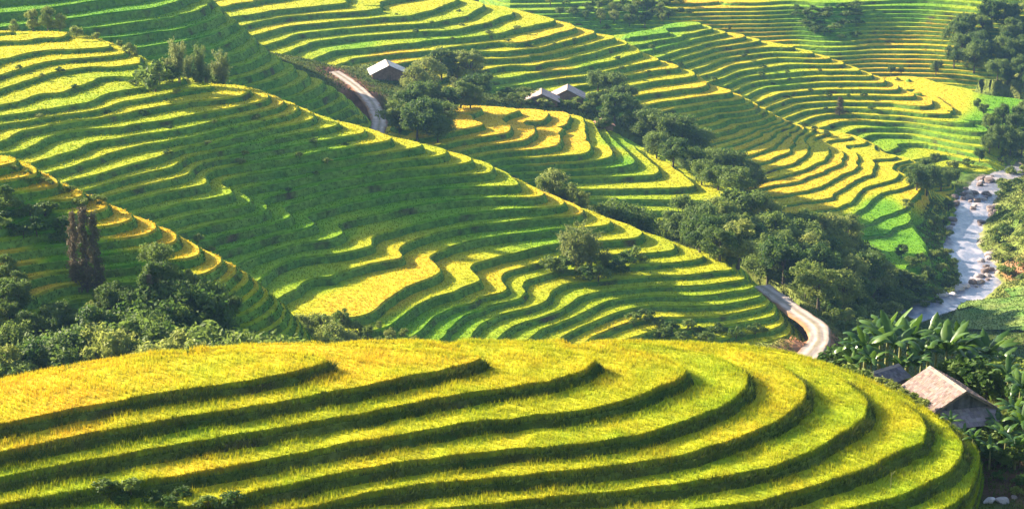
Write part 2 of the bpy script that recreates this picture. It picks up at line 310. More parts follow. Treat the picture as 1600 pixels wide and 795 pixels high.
zG = {k: 31.4 + (12 - k) * 1.75 for k in range(-1, 16)}
G = Hill("G", zG, [
    (1, [(690, 215), (720, 205), (754, 200), (760, 196), (740, 190)]),
    (2, [(670, 232), (700, 222), (740, 217), (789, 210), (798, 206), (785, 192), (777, 183)]),
    (3, [(690, 244), (773, 229), (833, 221), (841, 206), (855, 184)]),
    (4, [(700, 256), (738, 244), (821, 232), (867, 226), (873, 210), (889, 188)]),
    (5, [(730, 262), (793, 253), (881, 247), (911, 245), (921, 230), (920, 196)]),
    (6, [(740, 272), (800, 263), (870, 258), (913, 255), (946, 250), (957, 233), (932, 199)]),
    (7, [(750, 282), (787, 272), (861, 268), (962, 265), (988, 259), (980, 240), (942, 206)]),
    (8, [(770, 292), (820, 284), (897, 280), (1024, 275), (1020, 258), (978, 224)]),
    (9, [(800, 304), (893, 299), (990, 298), (1088, 294), (1070, 272), (1030, 248)]),
    (10, [(830, 320), (932, 314), (1040, 314), (1099, 315), (1162, 320), (1130, 296), (1075, 274)]),
    (11, [(850, 336), (908, 331), (1000, 332), (1088, 333), (1206, 338), (1190, 322)]),
    (12, [(870, 350), (998, 346), (1072, 347), (1160, 352), (1210, 354)]),
    (13, [(960, 362), (1100, 364), (1215, 370)]),
], extra=[(700, 170, .6), (760, 172, .9), (720, 185, .5), (830, 175, 2.2), (680, 190, .4)],
   crest=[(690, 163, .6), (760, 168, 1.2), (830, 172, 2.2), (890, 178, 3.6), (922, 188, 4.7), (936, 194, 5.6), (948, 201, 6.6), (985, 218, 7.7), (1035, 241, 8.7), (1080, 266, 9.6), (1135, 290, 9.9), (1200, 316, 10.8), (1220, 335, 11.5)],
   back=((6, -1.0), (16, -5), (34, -12)), cell=1.1, reach=7, wob=0.05, wl=12, rw=0.6, crop=0.45, lam=0.01,
   ripe=[(740, 180, 1.0), (820, 200, 1.0), (900, 220, 1.0), (950, 235, 1.0), (965, 225, .15), (975, 255, .15), (800, 268, .25), (900, 290, .5), (1050, 260, .65), (1000, 310, .5), (1140, 310, .6), (1100, 340, .55), (850, 250, .9), (1010, 245, .6)], seed=6, fine=0.05)

zH = {k: 5.5 + (19 - k) * 1.7 for k in range(-2, 24)}
H = Hill("H", zH, [
    (0, [(985, 60), (1060, 52), (1100, 40)]),
    (1, [(1000, 72), (1018, 68), (1060, 56), (1108, 46)]),
    (2, [(1010, 82), (1025, 77), (1080, 64), (1121, 55)]),
    (3, [(1035, 90), (1050, 85), (1110, 68), (1161, 60)]),
    (4, [(1050, 97), (1061, 93), (1130, 76), (1194, 68)]),
    (5, [(1060, 104), (1121, 84), (1186, 75), (1252, 78)]),
    (6, [(1080, 112), (1136, 93), (1212, 84), (1274, 87)]),
    (7, [(1095, 120), (1150, 103), (1220, 93), (1297, 94)]),
    (8, [(1115, 128), (1165, 112), (1240, 103), (1320, 102)]),
    (9, [(1130, 136), (1174, 121), (1269, 113), (1345, 113)]),
    (10, [(1145, 144), (1185, 130), (1270, 122), (1355, 120)]),
    (11, [(1160, 152), (1201, 139), (1270, 132), (1325, 130), (1374, 131)]),
    (12, [(1180, 162), (1237, 146), (1322, 141), (1394, 143)]),
    (13, [(1195, 170), (1237, 156), (1302, 151), (1380, 152), (1419, 153)]),
    (14, [(1213, 178), (1242, 166), (1287, 162), (1400, 163), (1436, 168)]),
    (15, [(1230, 187), (1262, 176), (1310, 171), (1400, 175), (1450, 180)]),
    (16, [(1248, 194), (1287, 182), (1330, 179), (1420, 185)]),
    (17, [(1290, 202), (1333, 191), (1420, 194), (1500, 206)]),
    (18, [(1315, 218), (1341, 202), (1414, 203), (1500, 218)]),
    (19, [(1351, 225), (1363, 212), (1436, 213), (1510, 228)]),
    (20, [(1385, 240), (1450, 226), (1520, 240)]),
    (21, [(1420, 252), (1480, 242), (1530, 254)]),
], extra=[(1400, 124, 15.2), (1425, 133, 15.3), (1450, 126, 15.2), (1455, 145, 15.3), (1470, 152, 15.3), (1500, 140, 15.2), (1520, 150, 15.3), (1485, 165, 15.4), (1505, 172, 15.5), (1525, 165, 15.4), (1600, 165, 15.5), (1560, 155, 15.4), (1540, 182, 15.8), (1580, 188, 16.2), (1640, 190, 16.4), (1600, 178, 15.8)],
   crest=[(980, 52, -.3), (1030, 42, -.2), (1100, 38, -.2), (1125, 50, 1.5), (1165, 56, 2.5), (1198, 64, 3.5), (1255, 74, 4.5), (1278, 83, 5.5), (1300, 90, 6.5), (1323, 98, 7.5), (1348, 109, 8.5), (1400, 121, 14.8), (1450, 122, 14.9), (1520, 138, 15.0), (1600, 156, 15.1)],
   back=((8, -1.5), (24, -8), (50, -18)), cell=1.6, reach=10, wob=0.14, wl=14, rw=0.7, crop=0.45, lam=0.01,
   ripe=[(1040, 50, .3), (1100, 55, .6), (1150, 70, .9), (1200, 100, .6), (1300, 100, .9), (1250, 160, .85), (1330, 180, .8), (1420, 145, .95), (1450, 150, .95), (1480, 165, .9), (1560, 165, .1), (1540, 190, .15), (1380, 215, .3), (1500, 230, .6), (1220, 120, .4)], seed=7, brk=0.15, bl=40.0, fine=0.03)

zI = {k: 12 + (16 - k) * 1.5 for k in range(-8, 20)}
I_y = {-4: -40, -3: -30, -2: -21, -1: -12, 0: -4, 1: 4, 2: 12, 3: 19, 4: 26, 5: 33, 6: 40, 7: 47, 8: 54, 9: 61, 10: 67, 11: 74, 12: 81, 13: 88, 14: 95, 15: 103, 16: 111}
_ij = random.Random(4)
I_y = {k: y + _ij.uniform(-2.2, 2.2) for k, y in I_y.items()}
I = Hill("I", zI, [(k, [(840, y + 6), (960, y + 2), (1080, y + 1), (1180, y), (1240, y - 2), (1300, y + 1), (1370, y - 2), (1440, y - 1), (1500, y + 2), (1560, y + 6), (1650, y + 8)]) for k, y in I_y.items()],
   back=(), cell=2.2, reach=14, wob=0.12, wl=22, rw=0.8, crop=0.5, lam=0.02, step=24,
   ripe=[(1100, 5, .9), (1100, 40, 1.0), (1200, 60, 1.0), (1430, 10, .12), (1430, 28, .1), (1450, 40, 1.0), (1400, 60, 1.0), (1400, 100, 1.0), (900, 20, .2), (1290, 30, .1), (1280, 50, .2), (1000, 15, .2)], seed=8, brk=0.28, bl=50.0, fine=0.05)
# ------------------------------------------------------------------ valley ground between the hills
def W(px, py, z): return at_z(px, py, z)
ROADS = []
def smooth_line(pts, n=60):
    P = np.array(pts, float); t = np.r_[0, np.cumsum(np.linalg.norm(np.diff(P, axis=0), axis=1))]
    tt = np.linspace(0, t[-1], n); out = np.c_[[np.interp(tt, t, P[:, i]) for i in range(P.shape[1])]].T
    for _ in range(10): out[1:-1] = 0.25 * out[:-2] + 0.5 * out[1:-1] + 0.25 * out[2:]
    return out
road_a = smooth_line([W(1188, 446, 41), W(1212, 462, 40.6), W(1245, 486, 40.2), W(1278, 508, 40), W(1282, 530, 40), W(1262, 556, 40), W(1225, 590, 40.4), W(1170, 625, 41)], 90)
road_b = smooth_line([W(522, 112, 53), W(540, 123, 52), W(560, 138, 51), W(582, 160, 50), W(594, 188, 49.5), W(586, 225, 49), W(560, 260, 49)], 90)
ROADS = [(road_a, 2.7), (road_b, 2.5)]
river_l = smooth_line([W(1600, 262, 0), W(1548, 282, 0), W(1528, 305, 0), W(1522, 330, 0), W(1502, 358, 0), W(1502, 385, 0), W(1524, 408, 0), W(1530, 440, 0), W(1505, 462, 0), W(1450, 484, 0), W(1400, 500, 0), W(1350, 520, 0)], 120)
RIV_W = 3.8
def line_dist(x, y, L):
    x = np.ravel(x); y = np.ravel(y); best = np.full(len(x), 1e9); zi = np.zeros(len(x))
    for a, b in zip(L[:-1], L[1:]):
        vx, vy = b[0] - a[0], b[1] - a[1]; l2 = vx * vx + vy * vy + 1e-9
        t = np.clip(((x - a[0]) * vx + (y - a[1]) * vy) / l2, 0, 1)
        d = np.hypot(x - a[0] - t * vx, y - a[1] - t * vy); m = d < best
        best[m] = d[m]; zi[m] = (a[2] + t * (b[2] - a[2]))[m]
    return best, zi
def carve(x, y, z):
    sh = np.shape(z); z = np.ravel(np.array(z, float)).copy(); x = np.ravel(x); y = np.ravel(y)
    for L, hw in ROADS:
        bx0, by0 = L[:, :2].min(0) - 45; bx1, by1 = L[:, :2].max(0) + 45
        m = (x > bx0) & (x < bx1) & (y > by0) & (y < by1)
        if m.any():
            d, zi = line_dist(x[m], y[m], L)
            lim = zi - 0.25 + np.maximum(0, d - hw - 0.6) * 1.15
            z[m] = np.minimum(z[m], lim)
    bx0, by0 = river_l[:, :2].min(0) - 40; bx1, by1 = river_l[:, :2].max(0) + 40
    m = (x > bx0) & (x < bx1) & (y > by0) & (y < by1)
    if m.any():
        d, zi = line_dist(x[m], y[m], river_l)
        wob = 2.5 * fbm(x[m] / 9, y[m] / 9, 77)
        z[m] = np.where(d < 26, np.minimum(z[m], -0.9 + np.maximum(0, d + wob - RIV_W) * 0.42 + np.maximum(0, d - 15) * 1.5), z[m])
    return z.reshape(sh)

gp = [W(*p) for p in [
    (1470, 300, 3), (1460, 350, 3), (1450, 400, 4), (1480, 440, 1.5), (1420, 440, 5), (1400, 380, 7), (1560, 300, 3), (1580, 340, 8), (1560, 380, 4), (1600, 400, 12), (1650, 350, 20), (1560, 430, 3), (1600, 450, 6), (1540, 480, 3),
    (1600, 490, 5), (1500, 500, 3), (1650, 480, 10), (1600, 300, 10), (1570, 258, 3), (1600, 240, 6), (1540, 250, 1), (1440, 500, 6),
    (1250, 400, 26), (1300, 440, 24), (1200, 380, 30), (1350, 420, 17), (1380, 460, 14), (1150, 390, 32), (1100, 370, 33), (1060, 350, 34), (1300, 490, 33), (1340, 500, 27), (1250, 470, 37), (1360, 540, 28), (1320, 545, 36),
    (600, 130, 49), (650, 150, 47), (700, 130, 46), (680, 180, 46), (620, 190, 48), (720, 150, 45), (880, 150, 40), (840, 160, 42), (950, 170, 36), (1000, 200, 32), (1050, 250, 27), (1100, 280, 25), (1180, 300, 21), (930, 150, 38), (640, 120, 50)]]
for L, hw in ROADS: gp += [tuple(p) for p in L[::8]]
gp += [(0, 250, 70), (40, 250, 60), (-40, 250, 72), (-80, 262, 74), (0, 320, 40), (40, 320, 38), (60, 300, 42), (-60, 350, 50), (-20, 350, 42), (20, 360, 34), (-70, 330, 60), (85, 350, 36), (110, 430, 15), (-40, 310, 50),
       (36, 178, 102), (38, 184, 102), (44, 172, 102.2), (44, 182, 102), (50, 165, 102.6), (34, 192, 101), (48, 192, 100.5), (62, 180, 101), (40, 205, 97), (56, 212, 93), (50, 150, 103.5), (48, 136, 104), (70, 150, 103),
       (40, 240, 80), (75, 240, 74), (62, 280, 55), (100, 200, 92), (110, 300, 40), (130, 520, 3), (200, 540, 22), (200, 650, 22), (240, 750, 22),
       (-60, 90, 112), (0, 90, 112), (60, 90, 113), (-60, 40, 145), (0, 40, 146), (60, 40, 145), (-60, 0, 168), (0, 0, 168), (60, 0, 168), (-200, 100, 112), (150, 100, 110),
       (-200, 300, 75), (-230, 500, 60), (-230, 750, 60), (-150, 900, 55), (0, 950, 15), (100, 1010, 36), (250, 1010, 40), (330, 900, 30), (0, 1020, 40), (-150, 1020, 60)]
gt = TPS(gp, 0.01)
xs = np.r_[-2500, -1500, -1000, -700, -450, np.arange(-300, 341, 2.5), 480, 720, 1200, 1800, 2500]
ys = np.r_[-2500, -1500, -900, -400, -150, np.arange(-60, 1060, 2.5), 1150, 1350, 1700, 2100, 2600]
GX, GY = np.meshgrid(xs, ys)
cx = np.clip(GX, -235, 300); cy = np.clip(GY, 0, 1010)
GZ, _ = gt(cx, cy)
GZ = GZ + 0.5 * fbm(cx / 9, cy / 9, 3) + 1.6 * fbm(cx / 40, cy / 40, 5)
GZ = np.minimum(GZ + 0.06 * np.maximum(0, GY - 1050), 172.0)
for h in HILLS:
    d = h.sample(h.D, GX, GY); zz = h.height(GX, GY)
    GZ = np.where((d > -1) & (d < h.reach) & (zz > -900) & ((h.name != 'A') | (zz > 104.4) | (GX < 20)), np.minimum(GZ, zz - 1.6), GZ)
GZ = carve(GX, GY, GZ)
_gi = np.searchsorted(xs, -300); _gj = np.searchsorted(ys, -60)
_gx0, _gy0, _gc = -300.0, -60.0, 2.5
_GF = GZ[_gj:_gj + 448, _gi:_gi + 257]
def ground_z(x, y):
    fx = np.clip((np.asarray(x, float) - _gx0) / _gc, 0, _GF.shape[1] - 1.001); fy = np.clip((np.asarray(y, float) - _gy0) / _gc, 0, _GF.shape[0] - 1.001)
    ix = fx.astype(int); iy = fy.astype(int); a = fx - ix; b = fy - iy
    return (_GF[iy, ix] * (1 - a) + _GF[iy, ix + 1] * a) * (1 - b) + (_GF[iy + 1, ix] * (1 - a) + _GF[iy + 1, ix + 1] * a) * b
def surf(x, y):
    z = ground_z(x, y)
    for h in HILLS:
        hz = h.height(x, y); z = np.maximum(z, np.where(hz > -900, carve(np.asarray(x, float), np.asarray(y, float), hz), -1e3))
    return z
_SX, _SY = np.meshgrid(np.arange(-200, 260, 0.8), np.arange(100, 1060, 0.8)); _SF = surf(_SX, _SY)
def surf_c(x, y):
    ix = np.clip(((np.asarray(x) + 200) / 0.8 + 0.5).astype(int), 0, _SF.shape[1] - 1); iy = np.clip(((np.asarray(y) - 100) / 0.8 + 0.5).astype(int), 0, _SF.shape[0] - 1)
    return _SF[iy, ix]
def hit(px, py, y0=100.0, y1=1050.0):
    yy = np.arange(y0, y1, 0.4); dx, dy, dz = ray(px, py); t = yy / dy
    z = CAM_Z + dz * t; s = surf_c(dx * t, yy); m = np.nonzero(s >= z)[0]
    i = m[0] if len(m) else len(yy) - 1
    return float(dx * t[i]), float(yy[i]), float(s[i])

# ------------------------------------------------------------------ mesh helpers
def set_props(o, label=None, category=None, group=None, kind=None):
    if label: o["label"] = label
    if category: o["category"] = category
    if group: o["group"] = group
    if kind: o["kind"] = kind
    return o
def mesh_np(name, V, T, mats, midx=None, col=None, smooth=False):
    me = bpy.data.meshes.new(name); V = np.asarray(V, np.float32); T = np.asarray(T, np.int32); k = T.shape[1]
    me.vertices.add(len(V)); me.vertices.foreach_set("co", V.ravel())
    me.loops.add(T.size); me.loops.foreach_set("vertex_index", T.ravel())
    me.polygons.add(len(T)); me.polygons.foreach_set("loop_start", np.arange(0, T.size, k, dtype=np.int32))
    me.polygons.foreach_set("loop_total", np.full(len(T), k, np.int32))
    for m in (mats if isinstance(mats, (list, tuple)) else [mats]): me.materials.append(m)
    if midx is not None: me.polygons.foreach_set("material_index", np.asarray(midx, np.int32))
    me.polygons.foreach_set("use_smooth", np.full(len(T), bool(smooth)))
    if col is not None:
        a = me.color_attributes.new("col", 'FLOAT_COLOR', 'POINT')
        a.data.foreach_set("color", np.c_[col, np.ones(len(col))].astype(np.float32).ravel())
    me.update(calc_edges=True); me.validate(clean_customdata=False)
    return me
def add(name, me, parent=None, loc=None):
    o = bpy.data.objects.new(name, me); COL.objects.link(o)
    if parent is not None: o.parent = parent
    if loc is not None: o.location = loc
    return o
def empty(name, loc=(0, 0, 0), rz=0.0):
    o = bpy.data.objects.new(name, None); COL.objects.link(o); o.location = loc; o.rotation_euler = (0, 0, rz); o.empty_display_size = 0.3
    return o

# ------------------------------------------------------------------ materials
def mat(name, base=(0.5, 0.5, 0.5), rough=0.85, attr=None, var=0.25, scale=3.0, bump=0.0, bscale=20.0, second=None, trans=0.0, spec=0.2, detail=4.0, mixscale=None, mixlo=0.45, mixhi=0.6):
    m = bpy.data.materials.new(name); m.use_nodes = True; nt = m.node_tree; N = nt.nodes; L = nt.links
    b = N["Principled BSDF"]; b.inputs["Roughness"].default_value = rough; b.inputs["Specular IOR Level"].default_value = spec
    tc = N.new("ShaderNodeTexCoord")
    nz = N.new("ShaderNodeTexNoise"); nz.inputs["Scale"].default_value = scale; nz.inputs["Detail"].default_value = detail
    L.new(tc.outputs["Object"], nz.inputs["Vector"])
    if attr:
        at = N.new("ShaderNodeAttribute"); at.attribute_name = attr; csrc = at.outputs["Color"]
    else:
        rg = N.new("ShaderNodeRGB"); rg.outputs[0].default_value = (*base, 1); csrc = rg.outputs[0]
    if second is not None:
        n2 = N.new("ShaderNodeTexNoise"); n2.inputs["Scale"].default_value = mixscale or scale * 0.3; n2.inputs["Detail"].default_value = 5
        L.new(tc.outputs["Object"], n2.inputs["Vector"])
        mr = N.new("ShaderNodeMapRange"); mr.inputs[1].default_value = mixlo; mr.inputs[2].default_value = mixhi
        L.new(n2.outputs["Fac"], mr.inputs[0])
        mx = N.new("ShaderNodeMix"); mx.data_type = 'RGBA'; L.new(mr.outputs[0], mx.inputs[0]); L.new(csrc, mx.inputs[6]); mx.inputs[7].default_value = (*second, 1)
        csrc = mx.outputs[2]
    mr = N.new("ShaderNodeMapRange"); mr.inputs[1].default_value = 0.25; mr.inputs[2].default_value = 0.75; mr.inputs[3].default_value = 1 - var; mr.inputs[4].default_value = 1 + var
    L.new(nz.outputs["Fac"], mr.inputs[0])
    mu = N.new("ShaderNodeVectorMath"); mu.operation = 'SCALE'; L.new(csrc, mu.inputs[0]); L.new(mr.outputs[0], mu.inputs["Scale"])
    L.new(mu.outputs[0], b.inputs["Base Color"])
    if bump:
        nb = N.new("ShaderNodeTexNoise"); nb.inputs["Scale"].default_value = bscale; nb.inputs["Detail"].default_value = 3
        L.new(tc.outputs["Object"], nb.inputs["Vector"])
        bp = N.new("ShaderNodeBump"); bp.inputs["Strength"].default_value = 1.0; bp.inputs["Distance"].default_value = bump
        L.new(nb.outputs["Fac"], bp.inputs["Height"]); L.new(bp.outputs[0], b.inputs["Normal"])
    if trans:
        out = N["Material Output"]; tr = N.new("ShaderNodeBsdfTranslucent"); L.new(mu.outputs[0], tr.inputs[0])
        ms = N.new("ShaderNodeMixShader"); ms.inputs[0].default_value = trans
        L.new(b.outputs[0], ms.inputs[1]); L.new(tr.outputs[0], ms.inputs[2]); L.new(ms.outputs[0], out.inputs[0])
    return m
M = {}
M['rice'] = mat("rice", attr="col", var=0.16, scale=1.1, bump=0.10, bscale=2.6, rough=0.9, spec=0.1)
M['rice_blade'] = mat("rice_blade", attr="col", var=0.2, scale=0.7, rough=0.8, spec=0.15, trans=0.5)
M['bank'] = mat("bank", attr="col", var=0.45, scale=0.9, bump=0.25, bscale=2.2, rough=0.95, spec=0.05, second=(0.085, 0.075, 0.03), mixscale=0.16, mixlo=0.55, mixhi=0.72)
M['grass_blade'] = mat("grass_blade", attr="col", var=0.3, scale=0.6, rough=0.85, spec=0.1, trans=0.3)
M['ground'] = mat("ground", attr="col", var=0.5, scale=0.35, bump=0.5, bscale=0.8, rough=0.95, spec=0.05)

# ------------------------------------------------------------------ terraces: each level of each hill is a step of its own
RIPE = np.array([[0.10, 0.27, 0.010], [0.19, 0.35, 0.012], [0.34, 0.41, 0.014], [0.50, 0.45, 0.016], [0.64, 0.42, 0.024]])
def ripe_col(r):
    r = np.clip(r, 0, 1) * 4; i = np.minimum(r.astype(int), 3); f = (r - i)[:, None]
    return RIPE[i] * (1 - f) + RIPE[i + 1] * f
def ripeness(h, V, lev):
    if not len(h.ripe): return np.full(len(V), 0.6)
    px, py = to_px(V[:, 0], V[:, 1], V[:, 2]); R = np.array(h.ripe)
    w = 1.0 / ((px[:, None] - R[:, 0])**2 + (2.0 * (py[:, None] - R[:, 1]))**2 + 120.0)**1.6
    r = (w * R[:, 2]).sum(1) / w.sum(1)
    rr = np.random.default_rng(h.seed * 1000 + int(lev) + 50)
    ph = rr.uniform(0, 100); ln = 26.0 if h.name != "A" else 40.0
    r = r + 0.26 * (vnoise(V[:, 0] / ln + ph, V[:, 1] / ln, 5)) + rr.uniform(-0.06, 0.06) + (0.2 if h.name == 'A' else 0.08) * fbm(V[:, 0] / 3, V[:, 1] / 3, 9, 3)
    return np.clip(r, 0, 1)
def clip(T, fi, keep_pos=True):
    """T: (n,3,c) triangles carrying fields; keep the part where field fi >= 0 (or <= 0)."""
    s = 1.0 if keep_pos else -1.0
    f = T[:, :, fi] * s; pos = f >= 0; n = pos.sum(1)
    out = [T[n == 3]]
    one = T[n == 1]
    if len(one):
        k = pos[n == 1].argmax(1); r = np.arange(len(one)); a = one[r, k]; b = one[r, (k + 1) % 3]; c = one[r, (k + 2) % 3]
        ab = a + (b - a) * (a[:, fi] / (a[:, fi] - b[:, fi]))[:, None]; ac = a + (c - a) * (a[:, fi] / (a[:, fi] - c[:, fi]))[:, None]
        out.append(np.stack([a, ab, ac], 1))
    two = T[n == 2]
    if len(two):
        k = (~pos[n == 2]).argmax(1); r = np.arange(len(two)); a = two[r, k]; b = two[r, (k + 1) % 3]; c = two[r, (k + 2) % 3]
        ab = b + (a - b) * (b[:, fi] / (b[:, fi] - a[:, fi]))[:, None]; ac = c + (a - c) * (c[:, fi] / (c[:, fi] - a[:, fi]))[:, None]
        out.append(np.stack([ab, b, c], 1)); out.append(np.stack([ab, c, ac], 1))
    return np.concatenate(out) if out else T[:0]

def grass_col(V, seed, base=((0.085, 0.19, 0.024), (0.16, 0.26, 0.034))):
    if seed == 1: base = ((0.045, 0.085, 0.012), (0.12, 0.15, 0.025))
    n = np.clip(0.5 + fbm(V[:, 0] / 6 + 9, V[:, 1] / 6, 40 + seed), 0, 1)[:, None]
    return np.array(base[0]) * (1 - n) + np.array(base[1]) * n
TREAD = {}; RISER = {}; FRONT = {}; BUND = {}
def build_hill(h, label, parent_name="terraced_hill"):
    X, Y, U, Z = h.X, h.Y, h.U, h.Z
    gu = np.hypot(*np.gradient(U, h.cell))
    gz = ground_z(X, Y)
    vis = (Z > gz - 2.5) & (h.D < h.reach + 16)
    nx, ny = h.nx, h.ny
    idx = np.arange(nx * ny).reshape(ny, nx)
    a, b, c, d = idx[:-1, :-1].ravel(), idx[:-1, 1:].ravel(), idx[1:, 1:].ravel(), idx[1:, :-1].ravel()
    par = ((np.add.outer(np.arange(ny - 1), np.arange(nx - 1))) % 2 == 0).ravel()
    T = np.concatenate([np.c_[a, b, c][par], np.c_[a, c, d][par], np.c_[a, b, d][~par], np.c_[b, c, d][~par]])
    T = T[vis.ravel()[T].any(1)]
    rwn = 1 + (0.9 if h.name == 'A' else 0.6) * fbm(X / (1.3 if h.name == 'A' else 3.0), Y / (1.3 if h.name == 'A' else 3.0), 97, 2)
    w = np.clip(h.rw * rwn * gu, 0.03, 0.42)                # riser share of the step
    b1 = np.clip(h.bund * gu, 0.01, 0.16); b2 = b1 + np.clip(0.22 * gu, 0.01, 0.12)
    F = np.c_[X.ravel(), Y.ravel(), U.ravel(), w.ravel(), b1.ravel(), b2.ravel()]
    TF = F[T]; u = TF[:, :, 2]
    k0 = np.floor(u.min(1)).astype(int); k1 = np.floor(u.max(1) - 1e-9).astype(int)
    reps = np.maximum(1, k1 - k0 + 1); rep = np.repeat(np.arange(len(T)), reps)
    off = np.arange(len(rep)) - np.repeat(np.cumsum(reps) - reps, reps)
    K = k0[rep] + off; TF = TF[rep]
    u = TF[:, :, 2] - K[:, None]                       # 0..1 within the step
    kcol = np.repeat(K[:, None, None].astype(float), 3, 1)
    one = np.ones_like(u)
    # fields: x y u k | f0=u f1=1-u f2=u-b1 f3=u-b2 f4=u-(1-w) | w b1 b2
    Q = np.concatenate([TF[:, :, :2], u[..., None], kcol, u[..., None], (1 - u)[..., None], (u - TF[:, :, 4])[..., None], (u - TF[:, :, 5])[..., None],
                        (u - 1 + TF[:, :, 3])[..., None], TF[:, :, 3:6]], 2)
    Q = clip(clip(Q, 4), 5)
    # long-wave height of each step so bunds are not ruler-straight
    bund = clip(Q, 6, False); rest = clip(Q, 6); front = clip(rest, 7, False); rest = clip(rest, 7)
    top = clip(rest, 8, False); riser = clip(rest, 8)
    parent = empty(parent_name, (0, 0, 0)); set_props(parent, label, "hill", None, "structure")
    hcrop = h.crop
    def zfun(q, part):
        k = q[:, 3]; z0 = h.u_to_z(k); z1 = h.u_to_z(k + 1)
        if part == 0: z = z0
        elif part == 1: z = z0 + hcrop * np.clip(q[:, 6] / np.maximum(q[:, 6] - q[:, 7], 1e-6), 0, 1)
        elif part == 2: z = z0 + hcrop
        else:
            f = np.clip(q[:, 8] / np.maximum(q[:, 9], 1e-6), 0, 1); z = z0 + hcrop + (z1 - z0 - hcrop) * f
        z = z + (0.16 if h.name == 'A' else 0.07) * fbm(q[:, 0] / 2.3, q[:, 1] / 2.3, 21, 2) + 0.22 * fbm(q[:, 0] / 11, q[:, 1] / 11, 22, 2)
        return z
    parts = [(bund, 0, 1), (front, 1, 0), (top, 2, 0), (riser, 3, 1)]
    levels = np.unique(np.concatenate([p[0][:, 0, 3] for p in parts if len(p[0])]))
    treads, risers, fronts, bunds = [], [], [], []
    for k in levels:
        Vs, Ts, ms, cs = [], [], [], []; n = 0
        for P_, part, mi in parts:
            q = P_[np.abs(P_[:, 0, 3] - k) < 0.5]
            if not len(q): continue
            f = q.reshape(-1, q.shape[2]); z = carve(f[:, 0], f[:, 1], zfun(f, part))
            V = np.c_[f[:, 0], f[:, 1], z]
            A_ = V.reshape(-1, 3, 3); nrm = np.cross(A_[:, 1] - A_[:, 0], A_[:, 2] - A_[:, 0])
            good = np.abs(nrm).sum(1) > 1e-5
            V = V.reshape(-1, 3, 3)[good]; nrm = nrm[good]
            fl = nrm[:, 2] < 0; V[fl] = V[fl][:, ::-1]
            V = V.reshape(-1, 3)
            if not len(V): continue
            keep = (V[:, 2] > ground_z(V[:, 0], V[:, 1]) - 2.0).reshape(-1, 3).any(1)
            V = V.reshape(-1, 3, 3)[keep].reshape(-1, 3)
            if not len(V): continue
            if mi == 0:
                r = ripeness(h, V, k); cc = ripe_col(r)
                if part == 2: treads.append((V.reshape(-1, 3, 3), np.full(len(V) // 3, k)))
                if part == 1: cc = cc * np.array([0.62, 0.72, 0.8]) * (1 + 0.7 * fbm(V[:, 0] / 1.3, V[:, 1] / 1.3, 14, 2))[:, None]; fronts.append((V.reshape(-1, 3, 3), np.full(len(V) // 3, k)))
            else:
                cc = grass_col(V, h.seed)
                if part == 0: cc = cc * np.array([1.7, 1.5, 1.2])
                if part in (0, 3): risers.append(V.reshape(-1, 3, 3))
                if part == 0: bunds.append(V.reshape(-1, 3, 3))
            Vs.append(V); cs.append(cc); Ts.append(np.arange(len(V)).reshape(-1, 3) + n); n += len(V); ms.append(np.full(len(V) // 3, mi))
        if n < 60: continue
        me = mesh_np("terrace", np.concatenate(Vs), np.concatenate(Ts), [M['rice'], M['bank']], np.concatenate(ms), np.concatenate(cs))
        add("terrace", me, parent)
    TREAD[h.name] = (np.concatenate([t[0] for t in treads]), np.concatenate([t[1] for t in treads])); RISER[h.name] = np.concatenate(risers); BUND[h.name] = np.concatenate(bunds); FRONT[h.name] = (np.concatenate([t[0] for t in fronts]), np.concatenate([t[1] for t in fronts]))
    return parent

LABELS = {"A": "broad yellow rice terrace knoll with grassy curved banks beside the shingled house", "C": "long spur of narrow rice terraces with a shaded flank above the pale road bend",
          "B": "small spur of orange crescent rice terraces above the dark tree hollow", "E": "dark terraced hillside with a bright fanned ridge beside the village road",
          "F": "large bright golden terraced hill above the village huts and river", "G": "low golden terraced knoll beside the village huts and trees",
          "H": "terraced slope with thin orange lines behind the large golden hill", "I": "far hazy hillside of thin horizontal terraces below the forest"}
GR = np.arange(len(xs) * len(ys)).reshape(len(ys), len(xs))
gq = np.c_[GR[:-1, :-1].ravel(), GR[:-1, 1:].ravel(), GR[1:, 1:].ravel(), GR[1:, :-1].ravel()]
gn = np.clip(0.5 + 1.3 * fbm(GX.ravel() / 17, GY.ravel() / 17, 51, 4), 0, 1)[:, None]
gcol = np.array([0.075, 0.125, 0.02]) * (1 - gn) + np.array([0.17, 0.19, 0.04]) * gn
for L, hw in ROADS:                                   # bare red earth of the road cuts
    d, _ = line_dist(GX, GY, L); f = np.clip((hw + 5.0 + 2.5 * fbm(GX.ravel() / 5, GY.ravel() / 5, 52) - d) / 1.5, 0, 1)[:, None]; gcol = gcol * (1 - f) + np.array([0.30, 0.14, 0.07]) * f
d, _ = line_dist(GX, GY, river_l); f = np.clip((RIV_W + 2.5 + 3 * fbm(GX.ravel() / 5, GY.ravel() / 5, 53) - d) / 1.5, 0, 1)[:, None]; gcol = gcol * (1 - f) + np.array([0.42, 0.33, 0.28]) * f
px_, py_ = 1595, 390
cl = at_z(1592, 385, 10.0); d = np.hypot(GX.ravel() - cl[0], (GY.ravel() - cl[1]) / 3.0); f = np.clip((5.5 + 4 * fbm(GX.ravel() / 5, GY.ravel() / 7, 54) - d) / 2.0, 0, 1)[:, None]; gcol = gcol * (1 - f) + np.array([0.42, 0.20, 0.10]) * f
cl = at_z(1572, 745, 103.0); d = np.hypot(GX.ravel() - cl[0], (GY.ravel() - cl[1]) / 1.6); f = np.clip((5.5 + 3 * fbm(GX.ravel() / 3, GY.ravel() / 3, 55) - d) / 1.5, 0, 1)[:, None]; gcol = gcol * (1 - f) + np.array([0.10, 0.055, 0.035]) * f   # bare dark earth
